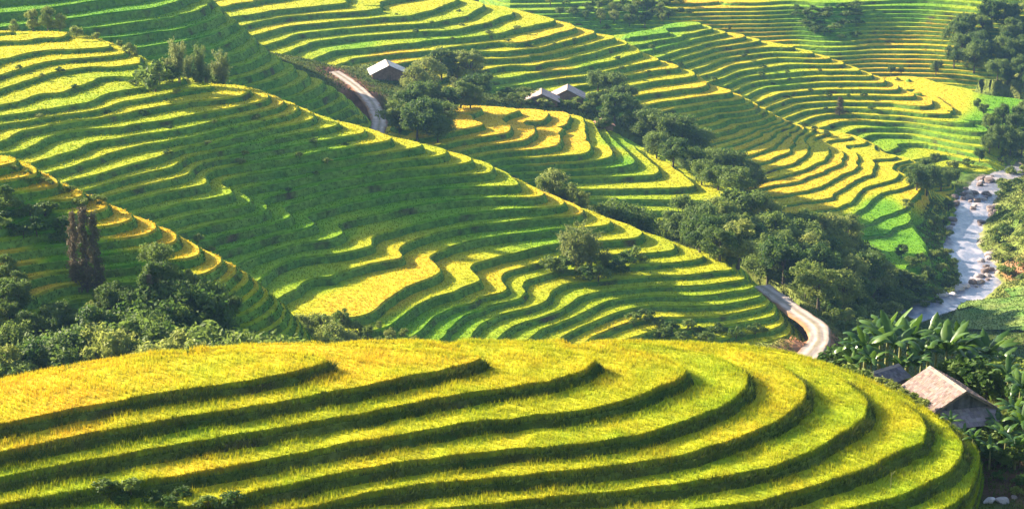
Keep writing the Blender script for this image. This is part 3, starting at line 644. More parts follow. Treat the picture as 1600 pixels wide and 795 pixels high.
g_ob = add("ground", mesh_np("ground", np.c_[GX.ravel(), GY.ravel(), GZ.ravel()], gq, M['ground'], col=gcol, smooth=True)); set_props(g_ob, "green scrubby valley ground between the terraced hills", "ground", None, "structure")
for h in HILLS: build_hill(h, LABELS[h.name])
# ------------------------------------------------------------------ rice and bank grass (nobody could count the stalks)
def tri_sample(T, dens_fn, rng):
    a = 0.5 * np.linalg.norm(np.cross(T[:, 1] - T[:, 0], T[:, 2] - T[:, 0]), axis=1); c = T.mean(1)
    px, py = to_px(c[:, 0], c[:, 1], c[:, 2])
    n = rng.poisson(a * dens_fn(c) * ((px > -40) & (px < 1640) & (py > -30) & (py < 830)))
    i = np.repeat(np.arange(len(T)), n); u = rng.random(len(i)); v = rng.random(len(i)); f = u + v > 1; u[f] = 1 - u[f]; v[f] = 1 - v[f]
    t = T[i]; P = t[:, 0] + (t[:, 1] - t[:, 0]) * u[:, None] + (t[:, 2] - t[:, 0]) * v[:, None]
    nr = np.cross(t[:, 1] - t[:, 0], t[:, 2] - t[:, 0]); nr /= np.linalg.norm(nr, axis=1)[:, None] + 1e-9
    return P, i, nr
def blades(P, up, hgt, wid, lean, rng, per=3):
    n = len(P); P = np.repeat(P, per, 0); up = np.repeat(up, per, 0); m = n * per
    ang = rng.uniform(0, 2 * pi, m); side = np.c_[np.cos(ang), np.sin(ang), np.zeros(m)]
    hh = (np.repeat(hgt, per) if np.ndim(hgt) else hgt) * rng.uniform(0.6, 1.25, m)
    ww = (np.repeat(wid, per) if np.ndim(wid) else wid) * rng.uniform(0.7, 1.3, m)
    la = rng.uniform(0, 2 * pi, m); ln = np.c_[np.cos(la), np.sin(la), np.zeros(m)] * (hh * lean * rng.random(m))[:, None]
    base = P - up * 0.06
    tip = base + up * hh[:, None] + ln
    V = np.empty((m, 3, 3)); V[:, 0] = base - side * ww[:, None] * .5; V[:, 1] = base + side * ww[:, None] * .5; V[:, 2] = tip
    return V
for h in HILLS:
    rng = np.random.default_rng(100 + h.seed)
    T, K = TREAD[h.name]
    near = h.name == "A"
    if near: T = np.concatenate([T] + [FRONT[h.name][0]] * 4); K = np.concatenate([K] + [FRONT[h.name][1]] * 4)
    dn = (lambda c: 20.0 + 0 * c[:, 1]) if near else (lambda c: np.clip(2.6 * (400.0 / c[:, 1])**2, 0.3, 4.0))
    P, i, nr = tri_sample(T, dn, rng); k = K[i]
    up = np.tile([0, 0, 1.0], (len(P), 1))
    sc = 1.0 if near else np.clip(P[:, 1] / 330.0, 0.8, 2.2)
    V = blades(P, up, 0.42 * (0.75 + 0.6 * np.clip(0.5 + 1.2 * fbm(P[:, 0] / 2.5, P[:, 1] / 2.5, 72, 3), 0, 1)) if near else 0.40 * np.ones(len(P)), 0.055 if near else 0.17 * sc, 0.4 if near else 0.7, rng, 3)
    r = np.empty(len(P))
    for kk in np.unique(k):
        m = k == kk; r[m] = ripeness(h, P[m], kk)
    r = np.repeat(np.clip(r + rng.uniform(-.10, .10, len(r)), 0, 1), 3); cc = ripe_col(r)
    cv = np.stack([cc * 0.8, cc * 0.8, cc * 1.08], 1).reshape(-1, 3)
    me = mesh_np("rice_crop", V.reshape(-1, 3), np.arange(len(V) * 3).reshape(-1, 3), M['rice_blade'], col=cv)
    set_props(add("rice_crop", me), "ripening rice standing on the " + LABELS[h.name].split(" with ")[0].split(" above ")[0].split(" beside ")[0].split(" behind ")[0], "rice", None, "stuff")
    T = RISER[h.name]
    dn = (lambda c: 26.0 + 0 * c[:, 1]) if near else (lambda c: np.clip(1.6 * (400.0 / c[:, 1])**2, 0.15, 3.0))
    P, i, nr = tri_sample(T, dn, rng)
    up = nr * 0.5 + np.array([0, 0, 0.75])
    hb = 0.34 * (0.6 + 1.3 * np.clip(0.5 + 1.5 * fbm(P[:, 0] / 2.2, P[:, 1] / 2.2, 71), 0, 1)) if near else 0.42
    V = blades(P, up, hb, 0.07 if near else 0.22, 0.9, rng, 2)
    cc = np.repeat(grass_col(P, 0, ((0.06, 0.12, 0.015), (0.20, 0.21, 0.04)) if near else ((0.07, 0.15, 0.015), (0.17, 0.25, 0.03))) * rng.uniform(.6, 1.3, (len(P), 1)), 2, 0)
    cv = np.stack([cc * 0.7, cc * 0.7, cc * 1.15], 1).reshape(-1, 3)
    if near:                                             # taller grass along the lip of each bund, tinted pale as if sunlit
        P, i, nr = tri_sample(BUND[h.name], lambda c: 34.0 + 0 * c[:, 1], rng)
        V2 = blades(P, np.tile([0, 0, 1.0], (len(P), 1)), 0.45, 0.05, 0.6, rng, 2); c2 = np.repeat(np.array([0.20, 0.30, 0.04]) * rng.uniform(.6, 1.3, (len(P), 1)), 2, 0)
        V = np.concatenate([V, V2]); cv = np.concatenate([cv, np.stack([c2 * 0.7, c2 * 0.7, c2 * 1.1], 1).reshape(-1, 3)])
    me = mesh_np("bank_grass", V.reshape(-1, 3), np.arange(len(V) * 3).reshape(-1, 3), M['grass_blade'], col=cv)
    set_props(add("bank_grass", me), "wild grass on the steep banks of the " + LABELS[h.name].split(" with ")[0].split(" above ")[0].split(" beside ")[0].split(" behind ")[0], "grass", None, "stuff")

# ------------------------------------------------------------------ roads and river
M['road'] = mat("road", attr="col", var=0.22, scale=0.5, bump=0.06, bscale=2.0, rough=0.95, spec=0.05)
M['road_dark'] = mat("verge", base=(0.26, 0.12, 0.06), var=0.3, scale=0.4, bump=0.2, bscale=1.2, rough=0.95, spec=0.03, second=(0.09, 0.11, 0.03), mixscale=0.22)
def ribbon(L, hw, nx=7, dz=0.0, crown=0.08, jit=0.25, seed=0):
    d = np.gradient(L[:, :2], axis=0); d /= np.linalg.norm(d, axis=1)[:, None]; nrm = np.c_[-d[:, 1], d[:, 0]]
    s = np.linspace(-1, 1, nx); V = []
    for i in range(len(L)):
        w = hw * (1 + jit * fbm(np.array([i / 7.0]), np.array([seed + 0.5]), 60)[0])
        for a in s:
            p = L[i, :2] + nrm[i] * a * w
            V.append((p[0], p[1], L[i, 2] + dz + crown * (1 - a * a) - (0.6 if abs(a) == 1 else 0)))
    I_ = np.arange(len(L) * nx).reshape(len(L), nx)
    return np.array(V), np.c_[I_[:-1, :-1].ravel(), I_[:-1, 1:].ravel(), I_[1:, 1:].ravel(), I_[1:, :-1].ravel()]
for i, (L, hw) in enumerate(ROADS):
    V, Q_ = ribbon(L, hw, nx=17, seed=i); aa = np.tile(np.linspace(-1, 1, 17), len(L)); nn_ = fbm(V[:, 0] / 2.2, V[:, 1] / 2.2, 66, 3)
    trk = np.exp(-((np.abs(aa) - 0.42) / 0.16)**2); edge = np.clip((np.abs(aa) - 0.72 + 0.4 * nn_) / 0.15, 0, 1)[:, None]; mid_ = np.clip((0.16 - np.abs(aa) + 0.25 * nn_) / 0.1, 0, 1)[:, None] * 0.6
    cc = np.array([0.40, 0.32, 0.26]) * (1 + 0.35 * trk + 0.4 * nn_)[:, None]; cc = cc * (1 - edge) + np.array([0.30, 0.16, 0.08]) * edge; cc = cc * (1 - mid_) + np.array([0.22, 0.19, 0.09]) * mid_
    V[:, 2] -= 0.10 * trk
    o = add("road", mesh_np("road", V, Q_, M['road'], col=np.clip(cc, 0.02, 0.8), smooth=True))
    set_props(o, ["pale dirt road bending round the foot of the long terraced spur", "pale dirt road beside the village hut below the dark ridge"][i], "road", None, "structure")

def water_mat():
    m = bpy.data.materials.new("river_water"); m.use_nodes = True; nt = m.node_tree; N = nt.nodes; L = nt.links; b = N["Principled BSDF"]
    tc = N.new("ShaderNodeTexCoord"); n1 = N.new("ShaderNodeTexNoise"); n1.inputs["Scale"].default_value = 0.22; n1.inputs["Detail"].default_value = 6
    mp = N.new("ShaderNodeMapping"); mp.inputs["Scale"].default_value = (1.0, 0.55, 1); L.new(tc.outputs["Object"], mp.inputs[0]); L.new(mp.outputs[0], n1.inputs["Vector"])
    cr = N.new("ShaderNodeValToRGB"); cr.color_ramp.elements[0].position = 0.45; cr.color_ramp.elements[0].color = (0.20, 0.21, 0.27, 1); cr.color_ramp.elements[1].position = 0.66; cr.color_ramp.elements[1].color = (0.62, 0.53, 0.52, 1)
    L.new(n1.outputs["Fac"], cr.inputs[0]); L.new(cr.outputs[0], b.inputs["Base Color"]); b.inputs["Roughness"].default_value = 0.12
    n2 = N.new("ShaderNodeTexNoise"); n2.inputs["Scale"].default_value = 1.3; n2.inputs["Detail"].default_value = 4; L.new(tc.outputs["Object"], n2.inputs["Vector"])
    bp = N.new("ShaderNodeBump"); bp.inputs["Distance"].default_value = 0.12; L.new(n2.outputs["Fac"], bp.inputs["Height"]); L.new(bp.outputs[0], b.inputs["Normal"])
    return m
M['water'] = water_mat()
V, Q_ = ribbon(river_l, 9.0, nx=9, dz=0.0, crown=0.0, jit=0.0); V[:, 2] = -0.05
set_props(add("river", mesh_np("river", V, Q_, M['water'], smooth=True)), "pale rocky river running between green banks", "river", None, "structure")

# ------------------------------------------------------------------ rough grass on the open ground
rng = np.random.default_rng(77); gt_ = np.concatenate([gq[:, [0, 1, 2]], gq[:, [0, 2, 3]]]); GV = np.c_[GX.ravel(), GY.ravel(), GZ.ravel()]; TT = GV[gt_]
cc_ = TT.mean(1); ok = (cc_[:, 1] > 130) & (cc_[:, 1] < 900) & (cc_[:, 2] > 0.6) & (surf_c(cc_[:, 0], cc_[:, 1]) < cc_[:, 2] + 0.6) & (np.abs(cc_[:, 0]) < 250)
for L, hw in ROADS: ok &= line_dist(cc_[:, 0], cc_[:, 1], L)[0] > hw + 1.0
P, i_, nr_ = tri_sample(TT[ok], lambda c: np.clip(3.2 * (400.0 / c[:, 1])**2, 0.5, 9.0), rng)
sz_ = np.clip(P[:, 1] / 400.0, 0.4, 1.6); V = blades(P, np.tile([0, 0, 1.0], (len(P), 1)), 0.55 * (0.5 + sz_ * 0.5), 0.22 * sz_, 0.9, rng, 3)
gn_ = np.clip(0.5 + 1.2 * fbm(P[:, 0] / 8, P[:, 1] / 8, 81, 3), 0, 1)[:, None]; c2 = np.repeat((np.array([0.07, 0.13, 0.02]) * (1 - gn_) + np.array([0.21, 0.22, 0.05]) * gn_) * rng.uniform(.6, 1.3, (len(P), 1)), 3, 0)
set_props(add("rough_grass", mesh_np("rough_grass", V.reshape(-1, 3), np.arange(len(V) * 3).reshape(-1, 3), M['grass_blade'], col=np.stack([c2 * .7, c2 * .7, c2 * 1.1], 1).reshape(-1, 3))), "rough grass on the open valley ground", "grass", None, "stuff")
# ------------------------------------------------------------------ the flat green field by the river
def field(corners, label, r, n=26):
    c = np.array(corners, float); V = []
    for j in range(n + 1):
        for i in range(n + 1):
            u, v = i / n, j / n; p = (c[0] * (1 - u) + c[1] * u) * (1 - v) + (c[3] * (1 - u) + c[2] * u) * v
            x, y, z = hit(p[0], p[1], 420, 800); V.append((x, y, z + 0.3))
    V = np.array(V); I_ = np.arange((n + 1)**2).reshape(n + 1, n + 1); Q_ = np.c_[I_[:-1, :-1].ravel(), I_[1:, :-1].ravel(), I_[1:, 1:].ravel(), I_[:-1, 1:].ravel()]
    Z = V[:, 2].reshape(n + 1, n + 1)
    for _ in range(6): Z[1:-1, 1:-1] = (Z[:-2, 1:-1] + Z[2:, 1:-1] + Z[1:-1, :-2] + Z[1:-1, 2:]) / 4
    V[:, 2] = Z.ravel() + 0.25
    gn_ = np.clip(0.5 + 1.4 * fbm(V[:, 0] / 7, V[:, 1] / 7, 33, 4), 0, 1)[:, None]; cc = np.array([0.10, 0.20, 0.03]) * (1 - gn_) + np.array([0.22, 0.27, 0.07]) * gn_
    tq = np.concatenate([Q_[:, [0, 1, 2]], Q_[:, [0, 2, 3]]]); rg = np.random.default_rng(5); P, i_, _n = tri_sample(V[tq], lambda c: 2.2 + 0 * c[:, 1], rg)
    B_ = blades(P, np.tile([0, 0, 1.0], (len(P), 1)), 0.45, 0.25, 0.8, rg, 3); g3 = np.clip(0.5 + 1.4 * fbm(P[:, 0] / 7, P[:, 1] / 7, 33, 4), 0, 1)[:, None]
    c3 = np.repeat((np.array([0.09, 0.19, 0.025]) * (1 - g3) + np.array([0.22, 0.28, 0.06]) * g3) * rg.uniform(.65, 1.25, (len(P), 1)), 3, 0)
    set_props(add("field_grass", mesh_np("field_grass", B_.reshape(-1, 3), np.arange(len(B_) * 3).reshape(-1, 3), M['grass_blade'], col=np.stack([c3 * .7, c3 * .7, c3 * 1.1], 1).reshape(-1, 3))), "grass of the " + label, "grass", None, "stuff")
    set_props(add("field", mesh_np("field", V, Q_, M['rice'], col=cc, smooth=True)), label, "field", None, "structure")
field([(1500, 474), (1640, 462), (1640, 520), (1480, 516)], "bright green field on the flat beside the river bend", 0.12)
field([(1568, 455), (1640, 445), (1640, 458), (1580, 466)], "narrow pale green field strip below the scrubby river bank", 0.2, 12)
# ------------------------------------------------------------------ haze
hz = bpy.data.materials.new("haze"); hz.use_nodes = True
for n in list(hz.node_tree.nodes):
    if n.type == 'BSDF_PRINCIPLED': hz.node_tree.nodes.remove(n)
pv = hz.node_tree.nodes.new("ShaderNodeVolumePrincipled"); pv.inputs["Color"].default_value = (0.28, 0.52, 1.0, 1); pv.inputs["Density"].default_value = 0.000065; pv.inputs["Anisotropy"].default_value = 0.25
hz.node_tree.links.new(pv.outputs[0], hz.node_tree.nodes["Material Output"].inputs["Volume"])
zlo = float(GZ.min()) - 1.0; x_, y_, zt = 2510, 2610, 188.0
hv = [(-x_, -2510, zlo), (x_, -2510, zlo), (x_, y_, zlo), (-x_, y_, zlo), (-x_, -2510, zt), (x_, -2510, zt), (x_, y_, zt), (-x_, y_, zt)]
hm = mesh_np("haze", hv, [(0, 3, 2, 1), (4, 5, 6, 7), (0, 1, 5, 4), (1, 2, 6, 5), (2, 3, 7, 6), (3, 0, 4, 7)], hz)
set_props(add("haze", hm), "thin pale blue air over the whole valley", "haze", None, "stuff")
# ------------------------------------------------------------------ trees
def leaf_mat(name, c0, c1, trans=0.35, rough=0.6, spec=0.25):
    m = bpy.data.materials.new(name); m.use_nodes = True; nt = m.node_tree; N = nt.nodes; L = nt.links; b = N["Principled BSDF"]
    b.inputs["Roughness"].default_value = rough; b.inputs["Specular IOR Level"].default_value = spec
    tc = N.new("ShaderNodeTexCoord"); nz = N.new("ShaderNodeTexNoise"); nz.inputs["Scale"].default_value = 0.55; nz.inputs["Detail"].default_value = 3
    L.new(tc.outputs["Object"], nz.inputs["Vector"]); oi = N.new("ShaderNodeObjectInfo")
    ad = N.new("ShaderNodeMath"); ad.operation = 'MULTIPLY_ADD'; ad.inputs[1].default_value = 0.9; L.new(oi.outputs["Random"], ad.inputs[0])
    mr = N.new("ShaderNodeMapRange"); mr.inputs[1].default_value = 0.3; mr.inputs[2].default_value = 0.7; mr.inputs[3].default_value = -0.35; mr.inputs[4].default_value = 0.45
    L.new(nz.outputs["Fac"], mr.inputs[0]); L.new(mr.outputs[0], ad.inputs[2])
    mx = N.new("ShaderNodeMix"); mx.data_type = 'RGBA'; mx.clamp_factor = True; L.new(ad.outputs[0], mx.inputs[0]); mx.inputs[6].default_value = (*c0, 1); mx.inputs[7].default_value = (*c1, 1)
    L.new(mx.outputs[2], b.inputs["Base Color"])
    tr = N.new("ShaderNodeBsdfTranslucent"); L.new(mx.outputs[2], tr.inputs[0]); ms = N.new("ShaderNodeMixShader"); ms.inputs[0].default_value = trans
    L.new(b.outputs[0], ms.inputs[1]); L.new(tr.outputs[0], ms.inputs[2]); L.new(ms.outputs[0], N["Material Output"].inputs[0])
    return m
M['leaf_dark'] = leaf_mat("leaf_dark", (0.065, 0.13, 0.02), (0.21, 0.28, 0.05), 0.5)
M['leaf_light'] = leaf_mat("leaf_light", (0.15, 0.22, 0.03), (0.33, 0.36, 0.075), 0.5)
M['leaf_bamboo'] = leaf_mat("leaf_bamboo", (0.14, 0.20, 0.04), (0.30, 0.32, 0.09), 0.45)
M['leaf_brown'] = leaf_mat("leaf_brown", (0.10, 0.085, 0.04), (0.20, 0.15, 0.08), 0.2)
M['leaf_banana'] = leaf_mat("leaf_banana", (0.035, 0.095, 0.012), (0.12, 0.21, 0.025), 0.35, 0.35, 0.5)
M['bark'] = mat("bark", base=(0.11, 0.085, 0.06), var=0.4, scale=4.0, bump=0.03, bscale=9, rough=0.9)
M['culm'] = mat("culm", base=(0.20, 0.20, 0.07), var=0.3, scale=2.0, rough=0.6)

def tube(V, Q_, path, radii, n=6):
    base = len(V); path = np.array(path, float)
    for i, p in enumerate(path):
        t = path[min(i + 1, len(path) - 1)] - path[max(i - 1, 0)]; t = t / (np.linalg.norm(t) + 1e-9)
        a = np.cross(t, (0.3, 1, 0.2)); a /= np.linalg.norm(a) + 1e-9; b = np.cross(t, a)
        for k in range(n):
            th = 2 * pi * k / n; V.append(tuple(p + radii[i] * (a * cos(th) + b * sin(th))))
    for i in range(len(path) - 1):
        for k in range(n):
            Q_.append((base + i * n + k, base + i * n + (k + 1) % n, base + (i + 1) * n + (k + 1) % n, base + (i + 1) * n + k))
def leaf_quads(P, N_, size, rng, asp=0.55):
    n = len(P); r = rng.normal(size=(n, 3)); a = np.cross(N_, r); a /= np.linalg.norm(a, axis=1)[:, None] + 1e-9; b = np.cross(N_, a); b /= np.linalg.norm(b, axis=1)[:, None] + 1e-9
    s = size * rng.uniform(0.6, 1.35, n)
    s = s[:, None]; V = np.empty((n, 4, 3)); V[:, 0] = P - a * s; V[:, 1] = P + b * s * asp - a * s * 0.1; V[:, 2] = P + a * s; V[:, 3] = P - b * s * asp + a * s * 0.1
    V[:, 2] -= np.array([0, 0, 1.0]) * s * 0.35
    return V
def broadleaf(seed, h=10.0, rx=3.6, zc=0.64, rz=3.6, lobes=13, leaves=2400, size=0.34, gap=0.55):
    rng = np.random.default_rng(seed); V, Q_ = [], []
    top = h * zc; lean = rng.uniform(-.5, .5, 2)
    trunk = [(lean[0] * t * t, lean[1] * t * t, h * 0.62 * t - 0.4 * (t == 0)) for t in np.linspace(0, 1, 6)]
    tube(V, Q_, trunk, np.linspace(0.28, 0.10, 6) * h / 10, 7)
    C_, R_ = [], []
    for i in range(lobes):
        th = 2.4 * i + rng.uniform(-.4, .4); u = rng.uniform(-0.85, 1.0); rr = math.sqrt(max(0.05, 1 - u * u)) * rng.uniform(0.45, 0.95)
        c = np.array([rx * rr * cos(th), rx * rr * sin(th), top + rz * 0.78 * u]); C_.append(c); R_.append(rng.uniform(0.30, 0.48) * rx * (1.1 - 0.25 * abs(u)))
        t0 = rng.uniform(0.35, 0.8); s0 = np.array([lean[0] * t0 * t0, lean[1] * t0 * t0, h * 0.62 * t0]); mid = (s0 + c) / 2 - np.array([0, 0, 0.3])
        tube(V, Q_, [s0, mid, c], [0.10 * h / 10, 0.06 * h / 10, 0.02], 4)
    C_ = np.array(C_); R_ = np.array(R_); w = R_**2 / (R_**2).sum(); li = rng.choice(lobes, leaves, p=w)
    d = rng.normal(size=(leaves, 3)); d[:, 2] += 0.25; d /= np.linalg.norm(d, axis=1)[:, None]
    rad = R_[li] * rng.uniform(0.55, 1.08, leaves) * (1 + 0.35 * np.sin(3 * np.arctan2(d[:, 1], d[:, 0]) + li))
    P = C_[li] + d * rad[:, None] * np.array([1, 1, 0.8])
    Nn = d + rng.normal(size=(leaves, 3)) * 0.55; Nn /= np.linalg.norm(Nn, axis=1)[:, None]
    L_ = leaf_quads(P, Nn, size, rng)
    return (np.array(V), np.array(Q_)), L_.reshape(-1, 3)
def bamboo(seed, h=9.0, culms=12, per=190):
    rng = np.random.default_rng(seed); V, Q_, P, Nn = [], [], [], []
    for c in range(culms):
        th = rng.uniform(0, 2 * pi); sp = rng.uniform(0.6, 2.3); hh = h * rng.uniform(0.6, 1.0); b0 = rng.uniform(0, 0.5)
        path = [np.array([cos(th) * (b0 + sp * t**2.2), sin(th) * (b0 + sp * t**2.2), hh * (t - 0.16 * t**3.5) - (0.3 if t == 0 else 0)]) for t in np.linspace(0, 1, 8)]
        tube(V, Q_, path, np.linspace(0.06, 0.015, 8), 4); path = np.array(path)
        t = rng.uniform(0.22, 1.0, per); p = np.c_[[np.interp(t, np.linspace(0, 1, 8), path[:, j]) for j in range(3)]].T
        s = (0.25 + 0.75 * np.sin(pi * np.clip(t, 0.1, .95))) * 0.75
        p = p + rng.normal(size=(per, 3)) * s[:, None] * np.array([0.75, 0.75, 0.5]); P.append(p); Nn.append(rng.normal(size=(per, 3)))
    P = np.concatenate(P); Nn = np.concatenate(Nn); Nn /= np.linalg.norm(Nn, axis=1)[:, None]
    return (np.array(V), np.array(Q_)), leaf_quads(P, Nn, 0.24, rng, 0.4).reshape(-1, 3)
def columnar(seed, h=11.0, leaves=3600):
    rng = np.random.default_rng(seed); V, Q_ = [], []
    tube(V, Q_, [(0.1 * sin(3 * t), 0.1 * cos(2 * t), h * t - 0.3 * (t == 0)) for t in np.linspace(0, 1, 8)], np.linspace(0.2, 0.03, 8), 6)
    tiers = 15; P, Nn = [], []
    for i in range(tiers):
        z = h * (0.12 + 0.86 * i / tiers); r = (1.25 - 0.85 * (i / tiers)) * rng.uniform(0.6, 1.15)
        for b in range(4):
            th = rng.uniform(0, 2 * pi); e = np.array([cos(th) * r, sin(th) * r, z - 0.25 * r]); tube(V, Q_, [(0, 0, z), e], [0.05, 0.015], 3)
            n = leaves // (tiers * 4); t = rng.uniform(0.25, 1.1, n)
            P.append(np.array([0, 0, z]) + t[:, None] * (e - np.array([0, 0, z])) + rng.normal(size=(n, 3)) * np.array([.2, .2, .22])); Nn.append(rng.normal(size=(n, 3)))
    P = np.concatenate(P); Nn = np.concatenate(Nn); Nn /= np.linalg.norm(Nn, axis=1)[:, None]
    return (np.array(V), np.array(Q_)), leaf_quads(P, Nn, 0.15, rng, 0.45).reshape(-1, 3)
PROTO = {}
def proto(key, parts, bark, leaf):
    (V, Q_), L_ = parts
    PROTO[key] = (mesh_np("trunk", V, Q_, bark, smooth=True), mesh_np("crown", L_, np.arange(len(L_)).reshape(-1, 4), leaf), float(L_[:, 2].max()))
for i in range(4):
    proto(("broad", i), broadleaf(20 + i, rx=[3.4, 4.0, 3.0, 3.7][i], zc=0.54, rz=[4.3, 4.1, 4.6, 4.0][i], lobes=[17, 19, 16, 18][i], leaves=6500, size=0.23), M['bark'], M['leaf_dark'])
for i in range(3):
    proto(("light", i), broadleaf(40 + i, rx=[3.0, 3.5, 2.7][i], zc=0.54, rz=[4.3, 4.0, 4.5][i], lobes=[15, 17, 14][i], leaves=4800, size=0.22), M['bark'], M['leaf_light'])
for i in range(3): proto(("bamboo", i), bamboo(60 + i), M['culm'], M['leaf_bamboo'])
for i in range(2): proto(("column", i), columnar(70 + i), M['bark'], M['leaf_brown'])
for i in range(3):
    proto(("shrub", i), broadleaf(80 + i, h=3.2, rx=1.7, zc=0.52, rz=1.25, lobes=9, leaves=700, size=0.24), M['bark'], M['leaf_light'])
for i in range(2):
    proto(("dshrub", i), broadleaf(90 + i, h=3.2, rx=1.7, zc=0.52, rz=1.25, lobes=9, leaves=700, size=0.24), M['bark'], M['leaf_dark'])
NAMES = {"broad": "leafy_tree", "light": "pale_leafy_tree", "bamboo": "bamboo_clump", "column": "columnar_tree", "shrub": "shrub", "dshrub": "shrub"}
CATS = {"broad": "tree", "light": "tree", "bamboo": "bamboo", "column": "tree", "shrub": "shrub", "dshrub": "shrub"}
TR = random.Random(5); TREES = []
def plant(kind, x, y, hgt, where, fat=1.0, z=None):
    n = len([k for k in PROTO if k[0] == kind]); tm, cm, ph = PROTO[(kind, TR.randrange(n))]
    z = float(surf(np.array([x]), np.array([y]))[0]) if z is None else z
    r = empty(NAMES[kind], (x, y, z), TR.uniform(0, 6.28)); s = hgt / ph; f = s * fat * TR.uniform(0.9, 1.12); r.scale = (f, f, s)
    look = {"broad": "dark leafy tree", "light": "pale green leafy tree", "bamboo": "feathery bamboo clump", "column": "tall thin brownish tree", "shrub": "low yellowish green shrub", "dshrub": "low dark green shrub"}[kind]
    set_props(r, look + " " + where, CATS[kind], look + "s " + where)
    for nm, me in (("trunk", tm), ("crown", cm)):
        c = bpy.data.objects.new(nm, me); COL.objects.link(c); c.parent = r
    TREES.append(r); return r
def by_top(kind, px, py, Y, where, fat=1.0, lo=2.0, hi=17.0):
    x, y, zt = at_y(px, py, Y); z = float(surf(np.array([x]), np.array([y]))[0]); plant(kind, x, y, min(hi, max(lo, zt - z)), where, fat, z)
def by_base(kind, px, py, hpx, where, fat=1.0):
    x, y, z = hit(px, py); plant(kind, x, y, max(1.2, hpx * y / FPX), where, fat, z)

rb = random.Random(9)
def inside(p, poly):
    c = False
    for (x1, y1), (x2, y2) in zip(poly, poly[1:] + poly[:1]):
        if (y1 > p[1]) != (y2 > p[1]) and p[0] < (x2 - x1) * (p[1] - y1) / (y2 - y1) + x1: c = not c
    return c
def fill(poly, n, mind, fn):
    got = []; tries = 0; bx = [p[0] for p in poly]; by = [p[1] for p in poly]
    while len(got) < n and tries < 4000:
        tries += 1; p = (rb.uniform(min(bx), max(bx)), rb.uniform(min(by), max(by)))
        if inside(p, poly) and all(math.hypot(p[0] - q[0], 1.6 * (p[1] - q[1])) > mind for q in got): got.append(p)
    for p in sorted(got, key=lambda q: q[1]): fn(*p)
w = "in the hollow behind the broad yellow terraces"
for px, py, Y in [(10, 560, 250), (48, 528, 256), (95, 512, 262), (140, 470, 272), (188, 478, 268), (218, 445, 282), (240, 378, 292), (262, 410, 288), (300, 425, 286), (322, 446, 280), (348, 470, 276), (292, 470, 270), (372, 482, 272),
                  (402, 500, 266), (70, 492, 272), (20, 500, 268), (5, 395, 285), (25, 420, 282), (255, 440, 280), (205, 500, 262), (260, 500, 262), (330, 505, 262), (120, 520, 258), (165, 445, 284), (430, 492, 270), (168, 440, 288)]:
    by_top("broad", px, py, Y, w, fat=1.05)
for px, py, Y in [(160, 508, 258), (290, 520, 256), (350, 528, 254), (395, 520, 258), (230, 530, 254), (0, 540, 252),
                  (425, 492, 330), (440, 510, 322), (462, 500, 350), (482, 512, 345), (500, 488, 358), (520, 500, 352), (535, 482, 364), (556, 500, 362), (575, 508, 360), (592, 502, 366), (610, 512, 362), (630, 512, 366), (648, 524, 364), (470, 488, 358), (545, 515, 352), (515, 520, 345), (600, 524, 355), (445, 482, 348)]:
    by_top("light", px, py, Y, w)
for px, py, Y in [(112, 325, 290), (128, 318, 289), (143, 328, 288), (232, 425, 284)]: by_top("column", px, py, Y, w, fat=0.85)
fill([(-20, 485), (60, 505), (150, 485), (230, 470), (300, 480), (400, 500), (420, 545), (200, 560), (-20, 560)], 30, 21, lambda x, y: by_base("broad" if rb.random() < 0.65 else "light", x, y, rb.uniform(42, 72), w, 1.1))
fill([(0, 300), (60, 330), (100, 345), (100, 385), (60, 385), (0, 370)], 12, 14, lambda x, y: by_base("dshrub", x, y, rb.uniform(20, 34), w, 1.4))
w = "along the crest of the long terraced spur"
for px, py, dy in [(50, 14, 6), (72, 8, 7), (92, 20, 6), (20, 30, 7)]:
    x, y, z = at_z(px, 52, zC[1]); by_top("light", px, py, y + dy, w, fat=0.9)
for px, py, bx, by, lv in [(118, 40, 115, 56, 1.6), (150, 50, 148, 66, 2), (186, 62, 185, 78, 3), (200, 66, 198, 84, 3.4), (212, 84, 210, 92, 4)]:
    x, y, z = at_z(bx, by, zC[int(lv)]); by_top("shrub", px, py, y + 2.5, w, lo=1.2)
for px, py, lv in [(277, 56, 5), (308, 64, 6), (348, 74, 7), (262, 88, 5), (338, 92, 7), (292, 86, 6), (322, 96, 6.5)]:
    x, y, z = at_z(px, 128, zC[int(lv)]); by_top("bamboo", px, py, y + 5, w, fat=0.75)
for px, py, lv in [(248, 98, 5), (268, 100, 5), (285, 102, 6), (305, 108, 6), (320, 112, 6), (335, 116, 7), (240, 92, 4)]:
    x, y, z = at_z(px, 128, zC[int(lv)]); by_top("dshrub", px, py, y + 3.5, w, lo=1.6)
for px, py, Y0 in [(868, 262, 470), (850, 276, 466), (884, 282, 466), (905, 296, 462)]: by_top("light", px, py, Y0, "behind the crest of the long terraced spur", fat=1.1)
for px, py, Y0 in [(962, 312, 470), (984, 314, 468), (1100, 316, 482), (975, 330, 464), (1112, 330, 478)]: by_top("broad", px, py, Y0, "behind the crest of the long terraced spur", fat=0.95)
w = "on the shaded flank of the long terraced spur"
by_base("bamboo", 903, 432, 92, w, 1.0); by_base("bamboo", 886, 415, 66, w, 1.0); by_base("bamboo", 922, 425, 70, w)
by_base("bamboo", 946, 425, 42, w, 0.9)
for px, py in [(880, 432), (915, 440), (935, 442), (960, 430), (975, 420), (925, 412), (860, 425), (990, 410)]: by_base("dshrub", px, py, 28, w, 1.4)
for px, py in [(1010, 505), (1030, 512), (1050, 520), (1075, 522), (1095, 528), (1120, 522), (1035, 530), (1065, 535), (990, 508), (1150, 536), (1105, 540), (1180, 530)]: by_base("dshrub", px, py, 20, "at the foot of the long terraced spur", 1.5)
w = "in the wooded gully below the golden hill"
